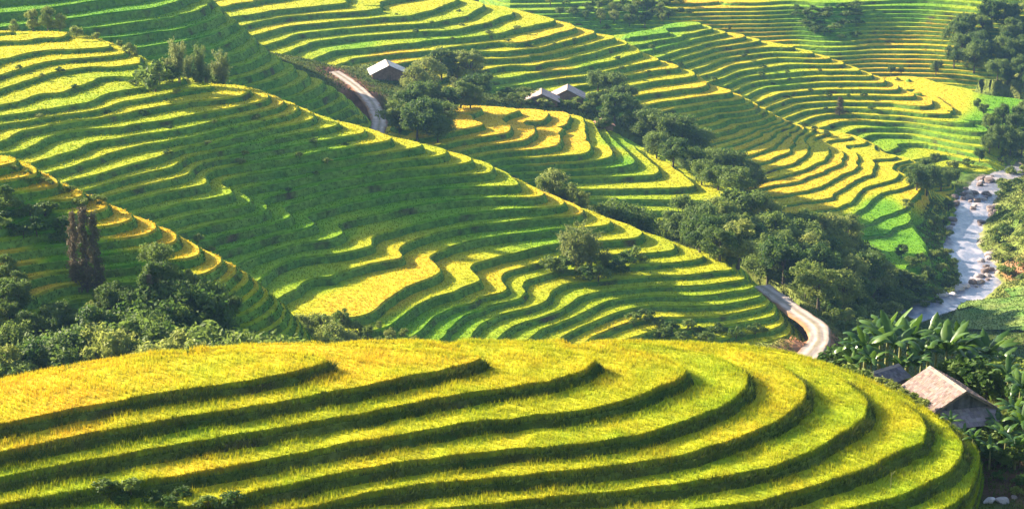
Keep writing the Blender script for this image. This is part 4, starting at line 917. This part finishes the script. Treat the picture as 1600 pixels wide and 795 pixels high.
fill([(1050, 372), (1210, 372), (1315, 395), (1355, 440), (1372, 472), (1330, 490), (1270, 490), (1225, 455), (1160, 424), (1090, 400)], 52, 15, lambda x, y: by_base("broad" if rb.random() < 0.62 else "light", x, y, rb.uniform(52, 84), w, 1.25))
fill([(1010, 362), (1080, 362), (1140, 395), (1190, 425), (1150, 425), (1080, 390)], 16, 14, lambda x, y: by_base("shrub" if rb.random() < 0.6 else "dshrub", x, y, rb.uniform(18, 30), w, 1.2))
fill([(1290, 488), (1340, 498), (1390, 510), (1380, 540), (1320, 530)], 16, 13, lambda x, y: by_base("shrub" if rb.random() < 0.5 else "dshrub", x, y, rb.uniform(16, 32), w, 1.4))
fill([(1390, 430), (1500, 440), (1500, 470), (1400, 495), (1370, 500)], 22, 12, lambda x, y: by_base("shrub" if rb.random() < 0.5 else "dshrub", x, y, rb.uniform(14, 26), w, 1.4))
w = "round the village huts beside the upper road"
for px, py, hp in [(648, 150, 46), (668, 142, 50), (690, 134, 48), (714, 132, 50), (734, 142, 52), (748, 156, 40), (660, 178, 48), (640, 198, 46), (625, 212, 50), (668, 212, 56), (692, 205, 44), (702, 178, 40), (720, 172, 44), (652, 222, 50), (684, 226, 44), (735, 172, 36), (630, 180, 36)]:
    by_base("broad" if (px * 7 + py) % 3 else "light", px, py, hp * 1.12, w, 1.35)
fill([(625, 130), (760, 120), (770, 165), (640, 200)], 16, 13, lambda x, y: by_base("dshrub" if rb.random() < 0.6 else "shrub", x, y, rb.uniform(14, 24), w, 1.5))
fill([(760, 150), (830, 150), (900, 165), (930, 180), (880, 172), (800, 166)], 12, 11, lambda x, y: by_base("dshrub" if rb.random() < 0.6 else "shrub", x, y, rb.uniform(10, 18), w, 1.4))
for px, py, hp in [(706, 112, 30), (722, 112, 32), (714, 150, 30), (606, 178, 20), (612, 192, 24)]: by_base("bamboo", px, py, hp, w, 1.2)
w = "in the grove beside the golden knoll"
for px, py, hp in [(934, 152, 36), (956, 156, 44), (978, 172, 40), (930, 174, 30), (960, 196, 46), (990, 204, 48), (1012, 220, 52), (1036, 232, 58), (1060, 240, 62), (1086, 246, 50), (1026, 250, 44), (1052, 262, 48), (1082, 274, 46), (1112, 282, 52), (1140, 288, 56), (1168, 298, 52), (1122, 300, 44), (1150, 306, 46), (1096, 292, 44), (942, 205, 30), (1180, 302, 36)]:
    by_base("broad", px, py, hp * 1.05, w, 1.3)
for px, py, hp in [(836, 152, 14), (900, 168, 18), (880, 172, 16), (850, 170, 12), (815, 165, 12), (862, 168, 14), (918, 178, 20)]: by_base("shrub", px, py, hp, "beside the huts above the golden knoll", 1.3)
w = "on the left bank of the rocky river"
for px, py, hp in [(1432, 300, 46), (1448, 305, 52), (1470, 300, 40), (1482, 292, 34), (1440, 282, 36), (1460, 262, 24), (1460, 360, 26), (1474, 356, 22), (1408, 405, 26), (1482, 330, 22)]: by_base("broad", px, py, hp, w, 1.1)
for px, py, hp in [(1425, 420, 16), (1440, 412, 18), (1460, 405, 16), (1478, 400, 14), (1490, 415, 14), (1450, 430, 16), (1470, 425, 16), (1416, 330, 18), (1490, 270, 16), (1510, 262, 16), (1465, 378, 14), (1480, 372, 14)]: by_base("shrub", px, py, hp, w, 1.4)
w = "on the right bank of the rocky river"
fill([(1562, 270), (1600, 240), (1640, 250), (1640, 450), (1570, 450), (1552, 400), (1556, 340)], 46, 11, lambda x, y: by_base("shrub" if rb.random() < 0.75 else "dshrub", x, y, rb.uniform(9, 20), w, 1.4))
w = "at the edge of the green slope across the river"
for px, py, hp in [(1548, 215, 40), (1566, 206, 44), (1584, 214, 50), (1600, 206, 52), (1560, 236, 40), (1578, 244, 44), (1596, 246, 46), (1536, 182, 22), (1527, 172, 20), (1546, 240, 34), (1530, 258, 24)]: by_base("broad", px, py, hp, w, 1.0)
w = "in the far forest on the hazy hillside"
fill([(1500, 60), (1560, 40), (1640, 40), (1640, 152), (1560, 140), (1490, 118), (1485, 80)], 36, 15, lambda x, y: by_base("broad", x, y, rb.uniform(30, 52), w, 1.05))
for px, py, hp in [(1462, 122, 26), (1392, 118, 15), (1408, 118, 12)]: by_base("broad", px, py, hp, "standing alone before the far forest", 1.0)
fill([(860, 40), (850, 5), (1000, 5), (1060, 40), (960, 48)], 18, 13, lambda x, y: by_base("broad" if rb.random() < .6 else "light", x, y, rb.uniform(12, 26), "on the far slope behind the golden hill", 1.2))
by_base("column", 1312, 182, 30, "standing alone on the thin orange terraces", 2.2)
for px, py, hp in [(1255, 200, 9), (1272, 205, 9), (1290, 210, 8), (1235, 196, 8), (1062, 108, 9), (1045, 100, 8), (1115, 128, 9), (1018, 78, 9), (948, 48, 10), (1140, 50, 8), (1402, 128, 7), (1290, 215, 9), (1300, 203, 9)]: by_base("dshrub", px, py, hp, "along the ridge of the golden hill", 1.3)
fill([(1240, 15), (1345, 12), (1340, 62), (1270, 66), (1245, 40)], 26, 9, lambda x, y: by_base("dshrub", x, y, rb.uniform(7, 13), "in the dark scrub patch of the far hazy hillside", 1.8))
fill([(870, 6), (1060, 2), (1090, 30), (1000, 36), (900, 30)], 26, 9, lambda x, y: by_base("dshrub", x, y, rb.uniform(7, 14), "on the far slope behind the golden hill", 1.8))
fill([(560, 20), (740, 20), (900, 60), (1000, 90), (1050, 140), (880, 90), (700, 80)], 16, 30, lambda x, y: by_base("shrub" if rb.random() < .5 else "dshrub", x, y, rb.uniform(4, 8), "dotted over the banks of the golden hill", 1.5))
fill([(1120, 80), (1250, 100), (1340, 130), (1400, 180), (1280, 180), (1180, 130)], 16, 24, lambda x, y: by_base("dshrub", x, y, rb.uniform(4, 8), "dotted over the thin orange terraces", 1.6))
fill([(20, 90), (200, 110), (330, 170), (500, 210), (620, 260), (560, 360), (400, 330), (250, 240), (60, 190)], 22, 34, lambda x, y: by_base("shrub" if rb.random() < .5 else "dshrub", x, y, rb.uniform(6, 13), "dotted over the banks of the long terraced spur", 1.5))
w = "along the rim of the orange crescent terraces"
for px, py in [(78, 292), (95, 300), (110, 304), (125, 315), (60, 284), (45, 276), (140, 318), (155, 322), (275, 365), (310, 382), (330, 396), (20, 264)]:
    x, y, z = hit(px, py); plant("shrub", x, y, TR.uniform(1.2, 2.2), w, 1.2)
# ------------------------------------------------------------------ houses
M['shingle'] = mat("shingle", attr="col", var=0.18, scale=2.5, bump=0.02, bscale=8, rough=0.9, spec=0.1)
M['plank'] = mat("plank", attr="col", var=0.25, scale=3.0, bump=0.02, bscale=12, rough=0.9, spec=0.1)
M['mud'] = mat("mud_wall", base=(0.28, 0.17, 0.11), var=0.25, scale=1.2, bump=0.03, bscale=6, rough=0.95)
M['timber'] = mat("timber", base=(0.16, 0.11, 0.075), var=0.3, scale=3.0, rough=0.85)
def box_np(c, ax, ay, az):
    """box centred at c with half-vectors ax, ay, az"""
    c, ax, ay, az = map(np.asarray, (c, ax, ay, az)); V = [c + sx * ax + sy * ay + sz * az for sz in (-1, 1) for sx, sy in ((-1, -1), (1, -1), (1, 1), (-1, 1))]
    return np.array(V), np.array([(0, 3, 2, 1), (4, 5, 6, 7), (0, 1, 5, 4), (1, 2, 6, 5), (2, 3, 7, 6), (3, 0, 4, 7)])
class MB:
    def __init__(s): s.V, s.Q, s.C, s.n = [], [], [], 0
    def box(s, c, ax, ay, az, col=(0.3, 0.25, 0.2)):
        V, Q_ = box_np(c, ax, ay, az); s.V.append(V); s.Q.append(Q_ + s.n); s.C.append(np.tile(col, (8, 1))); s.n += 8
    def poly(s, V, Q_, col=(0.3, 0.25, 0.2)):
        V = np.array(V, float); s.V.append(V); s.Q.append(np.array(Q_) + s.n); s.C.append(np.tile(col, (len(V), 1))); s.n += len(V)
    def build(s, name, m, parent): return add(name, mesh_np(name, np.concatenate(s.V), np.concatenate(s.Q), m, col=np.concatenate(s.C)), parent)
def shingled(mb, p0, along, down, rows, rng, base, bw=0.3):
    """courses of overlapping boards: p0 ridge corner, along/down full edge vectors"""
    p0, along, down = map(np.asarray, (p0, along, down)); la, ld = np.linalg.norm(along), np.linalg.norm(down); a, d = along / la, down / ld; n = np.cross(d, a); n = n if n[2] > 0 else -n
    rl = ld / rows
    for r in range(rows):
        x = -rng.uniform(0, bw)
        while x < la:
            w_ = bw * rng.uniform(0.7, 1.3); x0, x1 = max(x, 0), min(x + w_, la); x += w_
            if x1 - x0 < 0.05: continue
            L_ = rl * rng.uniform(1.25, 1.42); s0 = r * rl
            dv = d * L_ / 2 * 0.998 + n * (-0.012); c = p0 + a * (x0 + x1) / 2 + d * (s0 + L_ / 2 + rng.uniform(-.03, .03)) + n * (0.05 + 0.02 * rng.random())
            k = rng.uniform(0.72, 1.22); col = np.array(base) * k * np.array([1, rng.uniform(.94, 1.04), rng.uniform(.9, 1.06)])
            mb.box(c, a * ((x1 - x0) / 2 - 0.008), dv, n * 0.016, col)
def gable_house(name, label, near, rz, L_, hw, drop, eave_h, gz, seed, rowsL=9, bw=0.3, roof_col=(0.46, 0.36, 0.30), leanto=True, wall='plank', group=None, over=0.55):
    """ridge along local Y; origin on the ground under the near gable end; near = world point of the near ridge end"""
    rng = np.random.default_rng(seed); root = empty(name, (near[0], near[1], gz), rz); set_props(root, label, "house", group)
    rh = near[2] - gz; eh = rh - drop; hi = hw - over
    wc = np.array([0.13, 0.12, 0.13])
    roof = MB()
    for s in (-1, 1):      # underlay sheets
        a = np.array([s * hw, 0, -drop]); nn = np.array([s * drop, 0, hw]) / math.hypot(drop, hw)
        roof.box(np.array([s * hw / 2, L_ / 2, rh - drop / 2]), a / 2, (0, L_ / 2, 0), nn * 0.03, (0.14, 0.11, 0.09))
    ro = roof.build("roof", M['plank'], root)
    for s in (-1, 1):
        mb = MB(); shingled(mb, (0, 0, rh + 0.02), (0, L_, 0), (s * hw * 1.0, 0, -drop), rowsL, rng, roof_col, bw); o = mb.build("shingles", M['shingle'], ro); o["kind"] = "stuff"
    rc = MB()
    for s in (-1, 1):
        nn = np.array([s * drop, 0, hw]) / math.hypot(drop, hw)
        rc.box(np.array([s * 0.16, L_ / 2, rh + 0.10 - 0.16 * drop / hw]), np.array([s * 0.16, 0, -0.16 * drop / hw]), (0, L_ / 2 + 0.02, 0), nn * 0.02, (0.33, 0.26, 0.21))
    rc.build("ridge_cap", M['shingle'], ro)
    for e, y in ((0, -0.03), (1, L_ + 0.03)):
        for s in (-1, 1):
            b = MB(); b.box((s * hw / 2, y, rh - drop / 2 - 0.06), (s * hw / 2, 0, -drop / 2), (0, 0.025, 0), (0, 0, 0.09), (0.2, 0.15, 0.11)); b.build("bargeboard", M['plank'], ro)
    y0, y1 = 0.55, L_ - 0.55
    wh = rh - drop * hi / hw - 0.08
    for s in (-1, 1):                                     # side walls of upright boards
        mb = MB(); n = int((y1 - y0) / 0.28)
        for i in range(n):
            w_ = (y1 - y0) / n; k = rng.uniform(.7, 1.3); mb.box((s * hi, y0 + (i + .5) * w_, wh / 2 - 0.15), (0.02 + 0.008 * rng.random(), 0, 0), (0, w_ / 2 - 0.006, 0), (0, 0, wh / 2 + 0.15), wc * k)
        mb.build("wall", M['plank'] if wall == 'plank' else M['mud'], root)
    for y in (y0, y1):                                    # gable walls
        mb = MB(); n = int(2 * hi / 0.28)
        for i in range(n):
            w_ = 2 * hi / n; x = -hi + (i + .5) * w_; hgt = rh - drop * (abs(x) + w_ / 2) / hw - 0.10; k = rng.uniform(.7, 1.3)
            mb.box((x, y, hgt / 2 - 0.15), (w_ / 2 - 0.006, 0, 0), (0, 0.02 + 0.008 * rng.random(), 0), (0, 0, hgt / 2 + 0.15), wc * k)
        mb.build("gable_wall", M['plank'] if wall == 'plank' else M['mud'], root)
    for sx in (-1, 1):
        for y in (y0 + 0.03, L_ / 2, y1 - 0.03):
            p = MB(); p.box((sx * (hi - 0.03), y, wh / 2 - 0.2), (0.08, 0, 0), (0, 0.08, 0), (0, 0, wh / 2 + 0.18), (0.16, 0.11, 0.08)); p.build("post", M['plank'], root)
    dr = MB()
    for i in range(4): dr.box((-0.45 + 0.3 * i, y0 - 0.05, 0.95), (0.145, 0, 0), (0, 0.025, 0), (0, 0, 0.95), (0.2 * rng.uniform(.8, 1.2), 0.13, 0.08))
    do = dr.build("door", M['plank'], root)
    hd = MB(); hd.box((0.35, y0 - 0.1, 0.95), (0.02, 0, 0), (0, 0.02, 0), (0, 0, 0.09), (0.1, 0.1, 0.1)); hd.build("handle", M['plank'], do)
    if leanto:                                            # skirt roof across the near gable and along the left eave
        lo = MB(); z1, z0 = rh - drop - 0.05, rh - drop - 0.95; w2 = hw + 0.25
        lo.poly([(-w2, 0.5, z1), (w2, 0.5, z1), (w2 + 0.2, -1.7, z0), (-w2 - 0.2, -1.7, z0), (-w2, 0.5, z1 - .06), (w2, 0.5, z1 - .06), (w2 + 0.2, -1.7, z0 - .06), (-w2 - 0.2, -1.7, z0 - .06)],
                [(0, 3, 2, 1), (4, 5, 6, 7), (0, 1, 5, 4), (1, 2, 6, 5), (2, 3, 7, 6), (3, 0, 4, 7)], (0.2, 0.17, 0.16))
        lr = lo.build("skirt_roof", M['plank'], root)
        mb = MB(); shingled(mb, (-w2, 0.5, z1 + 0.04), (2 * w2, 0, 0), (0, -2.2, z0 - z1), 5, rng, (0.30, 0.24, 0.23), 0.42); o = mb.build("shingles", M['shingle'], lr); o["kind"] = "stuff"
        for x in (-w2 + 0.1, -w2 / 3, w2 / 3, w2 - 0.1):
            p = MB(); p.box((x, -1.5, z0 / 2 - 0.25), (0.07, 0, 0), (0, 0.07, 0), (0, 0, z0 / 2 + 0.2), (0.18, 0.13, 0.09)); p.build("post", M['plank'], root)
    return root
nr = at_z(1510, 612, 107.3)
gable_house("shingled_house", "timber house with pale shingled gable roof beside the broad yellow terraces", nr, 0.26, 7.6, 3.35, 1.95, 3.0, 102.2, 3, rowsL=11, bw=0.32, roof_col=(0.25, 0.185, 0.16))
nb = at_z(1362, 582, 104.6)
gable_house("shed", "small dark shingled shed between the house and the banana plants", nb, -0.9, 4.2, 1.7, 0.9, 2.2, 101.6, 4, rowsL=5, roof_col=(0.17, 0.15, 0.16), leanto=False, over=0.35)
def hut(label, pr, base, rz, L_, hw, drop, seed, col, grp, over=0.5):
    x, y, z = hit(*base); x2, y2, zr = at_y(pr[0], pr[1], y); zr = max(zr, z + drop + 1.2)
    gable_house("village_hut", label, (x2, y2, zr), rz, L_, hw, drop, 2.2, z, seed, rowsL=6, bw=0.6, roof_col=col, leanto=False, group=grp, wall='mud', over=over)
hut("village hut with white gable roof and brown wall beside the upper road", (608, 103), (608, 127), 0.16, 12.5, 6.2, 3.0, 11, (0.5, 0.49, 0.46), "village huts")
hut("village hut with pink lit roof and purple gable above the golden knoll", (886, 141), (886, 160), -0.05, 11.0, 6.0, 3.0, 12, (0.50, 0.38, 0.34), "village huts")
hut("low village hut with sloping pale roof next to the pink roofed hut", (846, 153), (846, 166), -0.02, 11.0, 6.0, 2.8, 13, (0.48, 0.36, 0.32), "village huts")
hut("small red roofed hut under the grove beside the golden knoll", (944, 191), (944, 204), 0.1, 6.0, 3.6, 1.4, 14, (0.48, 0.22, 0.15), "village huts")

# ------------------------------------------------------------------ banana plants
def banana_leaf(seed, L_=2.5, wd=0.30, droop=1.0):
    rng = np.random.default_rng(seed); n = 12; V, Q_ = [], []
    for i in range(n + 1):
        t = i / n; ang = 1.15 - droop * 2.0 * t**1.4; 
        if i == 0: p = np.array([0.0, 0, 0])
        else: p = p + np.array([cos(ang), 0, sin(ang)]) * L_ / n
        w_ = wd * (0.12 if t < 0.1 else math.sin(pi * min(1, (t - 0.06) / 0.96))**0.55) * (1 - 0.55 * rng.random() * (rng.random() < 0.45)); w_ = max(w_, 0.02)
        up = np.array([-sin(ang), 0, cos(ang)]); dr = 0.28 + 0.25 * rng.random()
        V += [tuple(p + np.array([0, w_, 0]) - up * w_ * dr), tuple(p + up * 0.03), tuple(p - np.array([0, w_ * rng.uniform(.75, 1.1), 0]) - up * w_ * dr)]
    for i in range(n):
        a = i * 3; Q_ += [(a, a + 1, a + 4, a + 3), (a + 1, a + 2, a + 5, a + 4)]
    return mesh_np("leaf", V, Q_, M['leaf_banana'], smooth=True)
LEAF = [banana_leaf(i, 2.5 + 0.15 * (i % 3), 0.35 + .04 * (i % 2), [0.95, 0.75, 0.55, 1.1, 0.25][i % 5]) for i in range(8)]
V, Q_ = [], []; tube(V, Q_, [(0, 0, -0.3), (0.03, 0, 1.0), (0.02, 0.03, 2.0), (0, 0, 2.7)], [0.17, 0.14, 0.11, 0.06], 8); STEM = mesh_np("stem", V, Q_, M['culm'], smooth=True)
bananas = []
def banana(x, y, s, label, group, z=None, nl=12):
    z = float(surf(np.array([x]), np.array([y]))[0]) if z is None else z
    r = empty("banana_plant", (x, y, z), TR.uniform(0, 6.28)); r.scale = (s, s, s); set_props(r, label, "banana plant", group)
    c = bpy.data.objects.new("stem", STEM); COL.objects.link(c); c.parent = r
    for i in range(nl):
        o = bpy.data.objects.new("leaf", LEAF[4] if i == nl - 1 else LEAF[TR.choice([0, 1, 2, 3, 5, 6, 7])]); COL.objects.link(o); o.parent = r
        o.location = (0, 0, 2.35 + 0.035 * i); o.rotation_euler = (TR.uniform(-.12, .12), TR.uniform(-.25, .15), i * 2.4 + TR.uniform(-.3, .3)); q = TR.uniform(0.8, 1.15); o.scale = (q, q, q)
    bananas.append(r)
gb = "banana plants behind the shingled house"
for px, Y, s in [(1330, 196, 1.0), (1352, 193, 1.35), (1374, 198, 1.5), (1398, 194, 1.45), (1418, 199, 1.55), (1440, 195, 1.15), (1462, 199, 1.25), (1478, 193, 1.5), (1500, 197, 1.45), (1522, 199, 1.15), (1542, 195, 1.45), (1560, 199, 1.1), (1385, 203, 1.6), (1450, 204, 1.6), (1345, 203, 1.1), (1575, 194, 1.0), (1410, 190, 0.9), (1432, 190, 0.95), (1362, 190, 1.0), (1488, 203, 1.4), (1515, 192, 1.1), (1532, 203, 1.35), (1405, 206, 1.5), (1336, 190, 0.85)]:
    x, y, z = at_y(px, 560, Y); banana(x, y, s, "banana plant with broad arching leaves in the clump behind the shingled house", gb)
gb = "banana plants beside the shingled house"
for px, Y, s in [(1572, 184, 1.05), (1592, 180, 1.0), (1585, 174, 0.95), (1600, 170, 1.0), (1575, 168, 0.8), (1592, 165, 0.85), (1560, 172, 0.75)]:
    x, y, z = at_y(px, 640, Y); banana(x, y, s, "banana plant with ragged leaves growing beside the wall of the shingled house", gb)
gb = "young banana plants before the shingled house"
for px, Y, s in [(1484, 168, 0.55), (1505, 167, 0.6), (1530, 166, 0.65), (1548, 165, 0.7), (1520, 164, 0.5)]:
    x, y, z = at_y(px, 690, Y); banana(x, y, s, "young banana plant growing before the skirt roof of the shingled house", gb, nl=7)
w = "round the shingled house"
for px, py, Y, k in [(1500, 552, 190, "dshrub"), (1515, 560, 188, "dshrub"), (1528, 548, 190, "dshrub"), (1545, 575, 186, "dshrub"), (1560, 560, 188, "shrub"), (1585, 548, 190, "shrub"), (1598, 560, 188, "shrub"), (1348, 572, 184, "shrub"), (1325, 562, 186, "shrub"), (1395, 597, 177, "shrub"), (1410, 605, 175.5, "shrub"), (1425, 612, 174.5, "shrub"),
                     (1440, 622, 172.5, "shrub"), (1380, 588, 179, "shrub"), (1535, 672, 170, "shrub"), (1552, 655, 172, "shrub"), (1570, 665, 170, "dshrub"), (1590, 640, 172, "shrub"), (1545, 690, 167, "dshrub"), (1575, 700, 165, "dshrub"), (1595, 695, 165, "dshrub"), (1510, 690, 166, "shrub"), (1310, 540, 200, "dshrub"), (1600, 590, 182, "dshrub"), (1480, 700, 166, "dshrub"), (1600, 740, 160, "dshrub"), (1590, 760, 158, "shrub"), (1560, 735, 162, "dshrub")]:
    by_top(k, px, py, Y, w, fat=1.25, lo=0.9, hi=4.0)

for px, py, hp in [(165, 778, 14), (205, 768, 16), (240, 782, 15), (285, 776, 14), (325, 788, 16), (365, 782, 13), (190, 790, 14), (265, 792, 14)]: by_base("dshrub", px, py + 6, hp, "on the weedy lower banks of the broad yellow terraces", 1.6)
# ------------------------------------------------------------------ boulders
M['stone'] = mat("stone", base=(0.42, 0.36, 0.34), var=0.3, scale=0.9, bump=0.08, bscale=3, rough=0.9)
M['stone_pale'] = mat("stone_pale", base=(0.62, 0.54, 0.54), var=0.2, scale=1.2, bump=0.05, bscale=4, rough=0.85)
def rock_mesh(seed, m):
    rng = np.random.default_rng(seed); nu, nv = 12, 8; V = []; ax = rng.normal(size=(9, 3)); ax /= np.linalg.norm(ax, axis=1)[:, None]; dd = rng.uniform(0.55, 0.9, 9)
    for j in range(nv + 1):
        for i in range(nu):
            th, ph = 2 * pi * i / nu, pi * j / nv; d = np.array([sin(ph) * cos(th), sin(ph) * sin(th), cos(ph)]); r = 1.0
            for a, q in zip(ax, dd):
                k = d @ a
                if k > 1e-3: r = min(r, q / k)
            V.append(d * r)
    Q_ = [(j * nu + i, j * nu + (i + 1) % nu, (j + 1) * nu + (i + 1) % nu, (j + 1) * nu + i) for j in range(nv) for i in range(nu)]
    return mesh_np("boulder", V, Q_, m)
M['stone_wet'] = mat("stone_wet", base=(0.20, 0.15, 0.13), var=0.35, scale=0.9, bump=0.08, bscale=3, rough=0.6)
ROCK = [rock_mesh(i, M['stone'] if i < 2 else M['stone_wet']) for i in range(5)]; ROCKP = [rock_mesh(20 + i, M['stone_pale']) for i in range(2)]
def boulder(px, py, s, label, group, me=None, z=None):
    x, y, zz = hit(px, py) if z is None else at_z(px, py, z)
    o = add("boulder", me or TR.choice(ROCK), None, (x, y, max(zz, -0.3) + 0.12 * s)); o.scale = (s * TR.uniform(.8, 1.3), s * TR.uniform(.8, 1.3), s * TR.uniform(.5, .8)); o.rotation_euler = (TR.uniform(-.2, .2), TR.uniform(-.2, .2), TR.uniform(0, 6.28))
    set_props(o, label, "boulder", group)
rr = random.Random(3)
for (cx_, cy_, sx_, sy_, n) in [(1515, 308, 20, 8, 22), (1535, 284, 12, 5, 7), (1552, 330, 5, 12, 8), (1536, 350, 6, 4, 4), (1492, 318, 6, 5, 6), (1540, 420, 8, 10, 8), (1545, 395, 4, 8, 5), (1528, 440, 10, 6, 8), (1485, 350, 3, 8, 4)]:
    for i in range(n): boulder(cx_ + rr.gauss(0, sx_ * .7), cy_ + rr.gauss(0, sy_ * .7), rr.uniform(0.6, 1.9), "weathered brownish boulder lying in the rapids of the pale river", "boulders in the river", z=0.0)
for px, py, s in [(1472, 462, 2.2), (1495, 456, 2.4), (1508, 452, 1.8), (1488, 466, 1.5)]: boulder(px, py, s, "big pale boulder at the lower bend of the river", "pale boulders at the river bend", TR.choice(ROCKP))
boulder(1546, 786, 0.5, "pinkish white stone on the dark earth below the house", None, ROCKP[0]); boulder(1568, 784, 0.7, "larger grey stone on the dark earth below the house", None, ROCK[1])
boulder(1584, 780, 0.4, "smallest stone lying beside the larger grey stone below the house", None, ROCK[3])

# ------------------------------------------------------------------ stake in the rice and the palings by the road
sx, sy, sz = hit(1391, 772); V, Q_ = [], []; tube(V, Q_, [(0, 0, -0.3), (0.02, 0, 1.0), (0.0, 0.02, 2.0)], [0.035, 0.03, 0.025], 6); tube(V, Q_, [(0, 0, 1.7), (0.35, 0, 2.15)], [0.02, 0.012], 5)
set_props(add("bamboo_stake", mesh_np("bamboo_stake", V, Q_, M['culm']), None, (sx, sy, sz)), "thin pale bamboo stake standing in the rice of the broad yellow terraces", "stake")
pts = [hit(1222 + 4 * i, 474 + 3.2 * i) for i in range(5)]
fr = empty("road_fence", pts[0]); set_props(fr, "short pale paling fence at the end of the spur beside the road bend", "fence")
for p in pts:
    V, Q_ = [], []; tube(V, Q_, [(0, 0, -0.3), (0, 0, 1.5)], [0.10, 0.08], 5); o = add("paling", mesh_np("paling", V, Q_, M['stone_pale']), fr, (p[0] - pts[0][0], p[1] - pts[0][1], p[2] - pts[0][2]))
V, Q_ = [], []; tube(V, Q_, [(p[0] - pts[0][0], p[1] - pts[0][1], p[2] - pts[0][2] + 1.0) for p in pts], [0.05] * 5, 5); add("rail", mesh_np("rail", V, Q_, M['stone_pale']), fr)

# ------------------------------------------------------------------ labels: pick out the tallest and the smallest of each look-alike set
sets_ = {}
for t in TREES: sets_.setdefault(t["label"], []).append(t)
for lab, ts in sets_.items():
    if len(ts) > 2:
        ts.sort(key=lambda o: o.scale[2] * (1 if "shrub" not in lab else 1)); ts[-1]["label"] = "tallest " + lab; ts[0]["label"] = "smallest " + lab
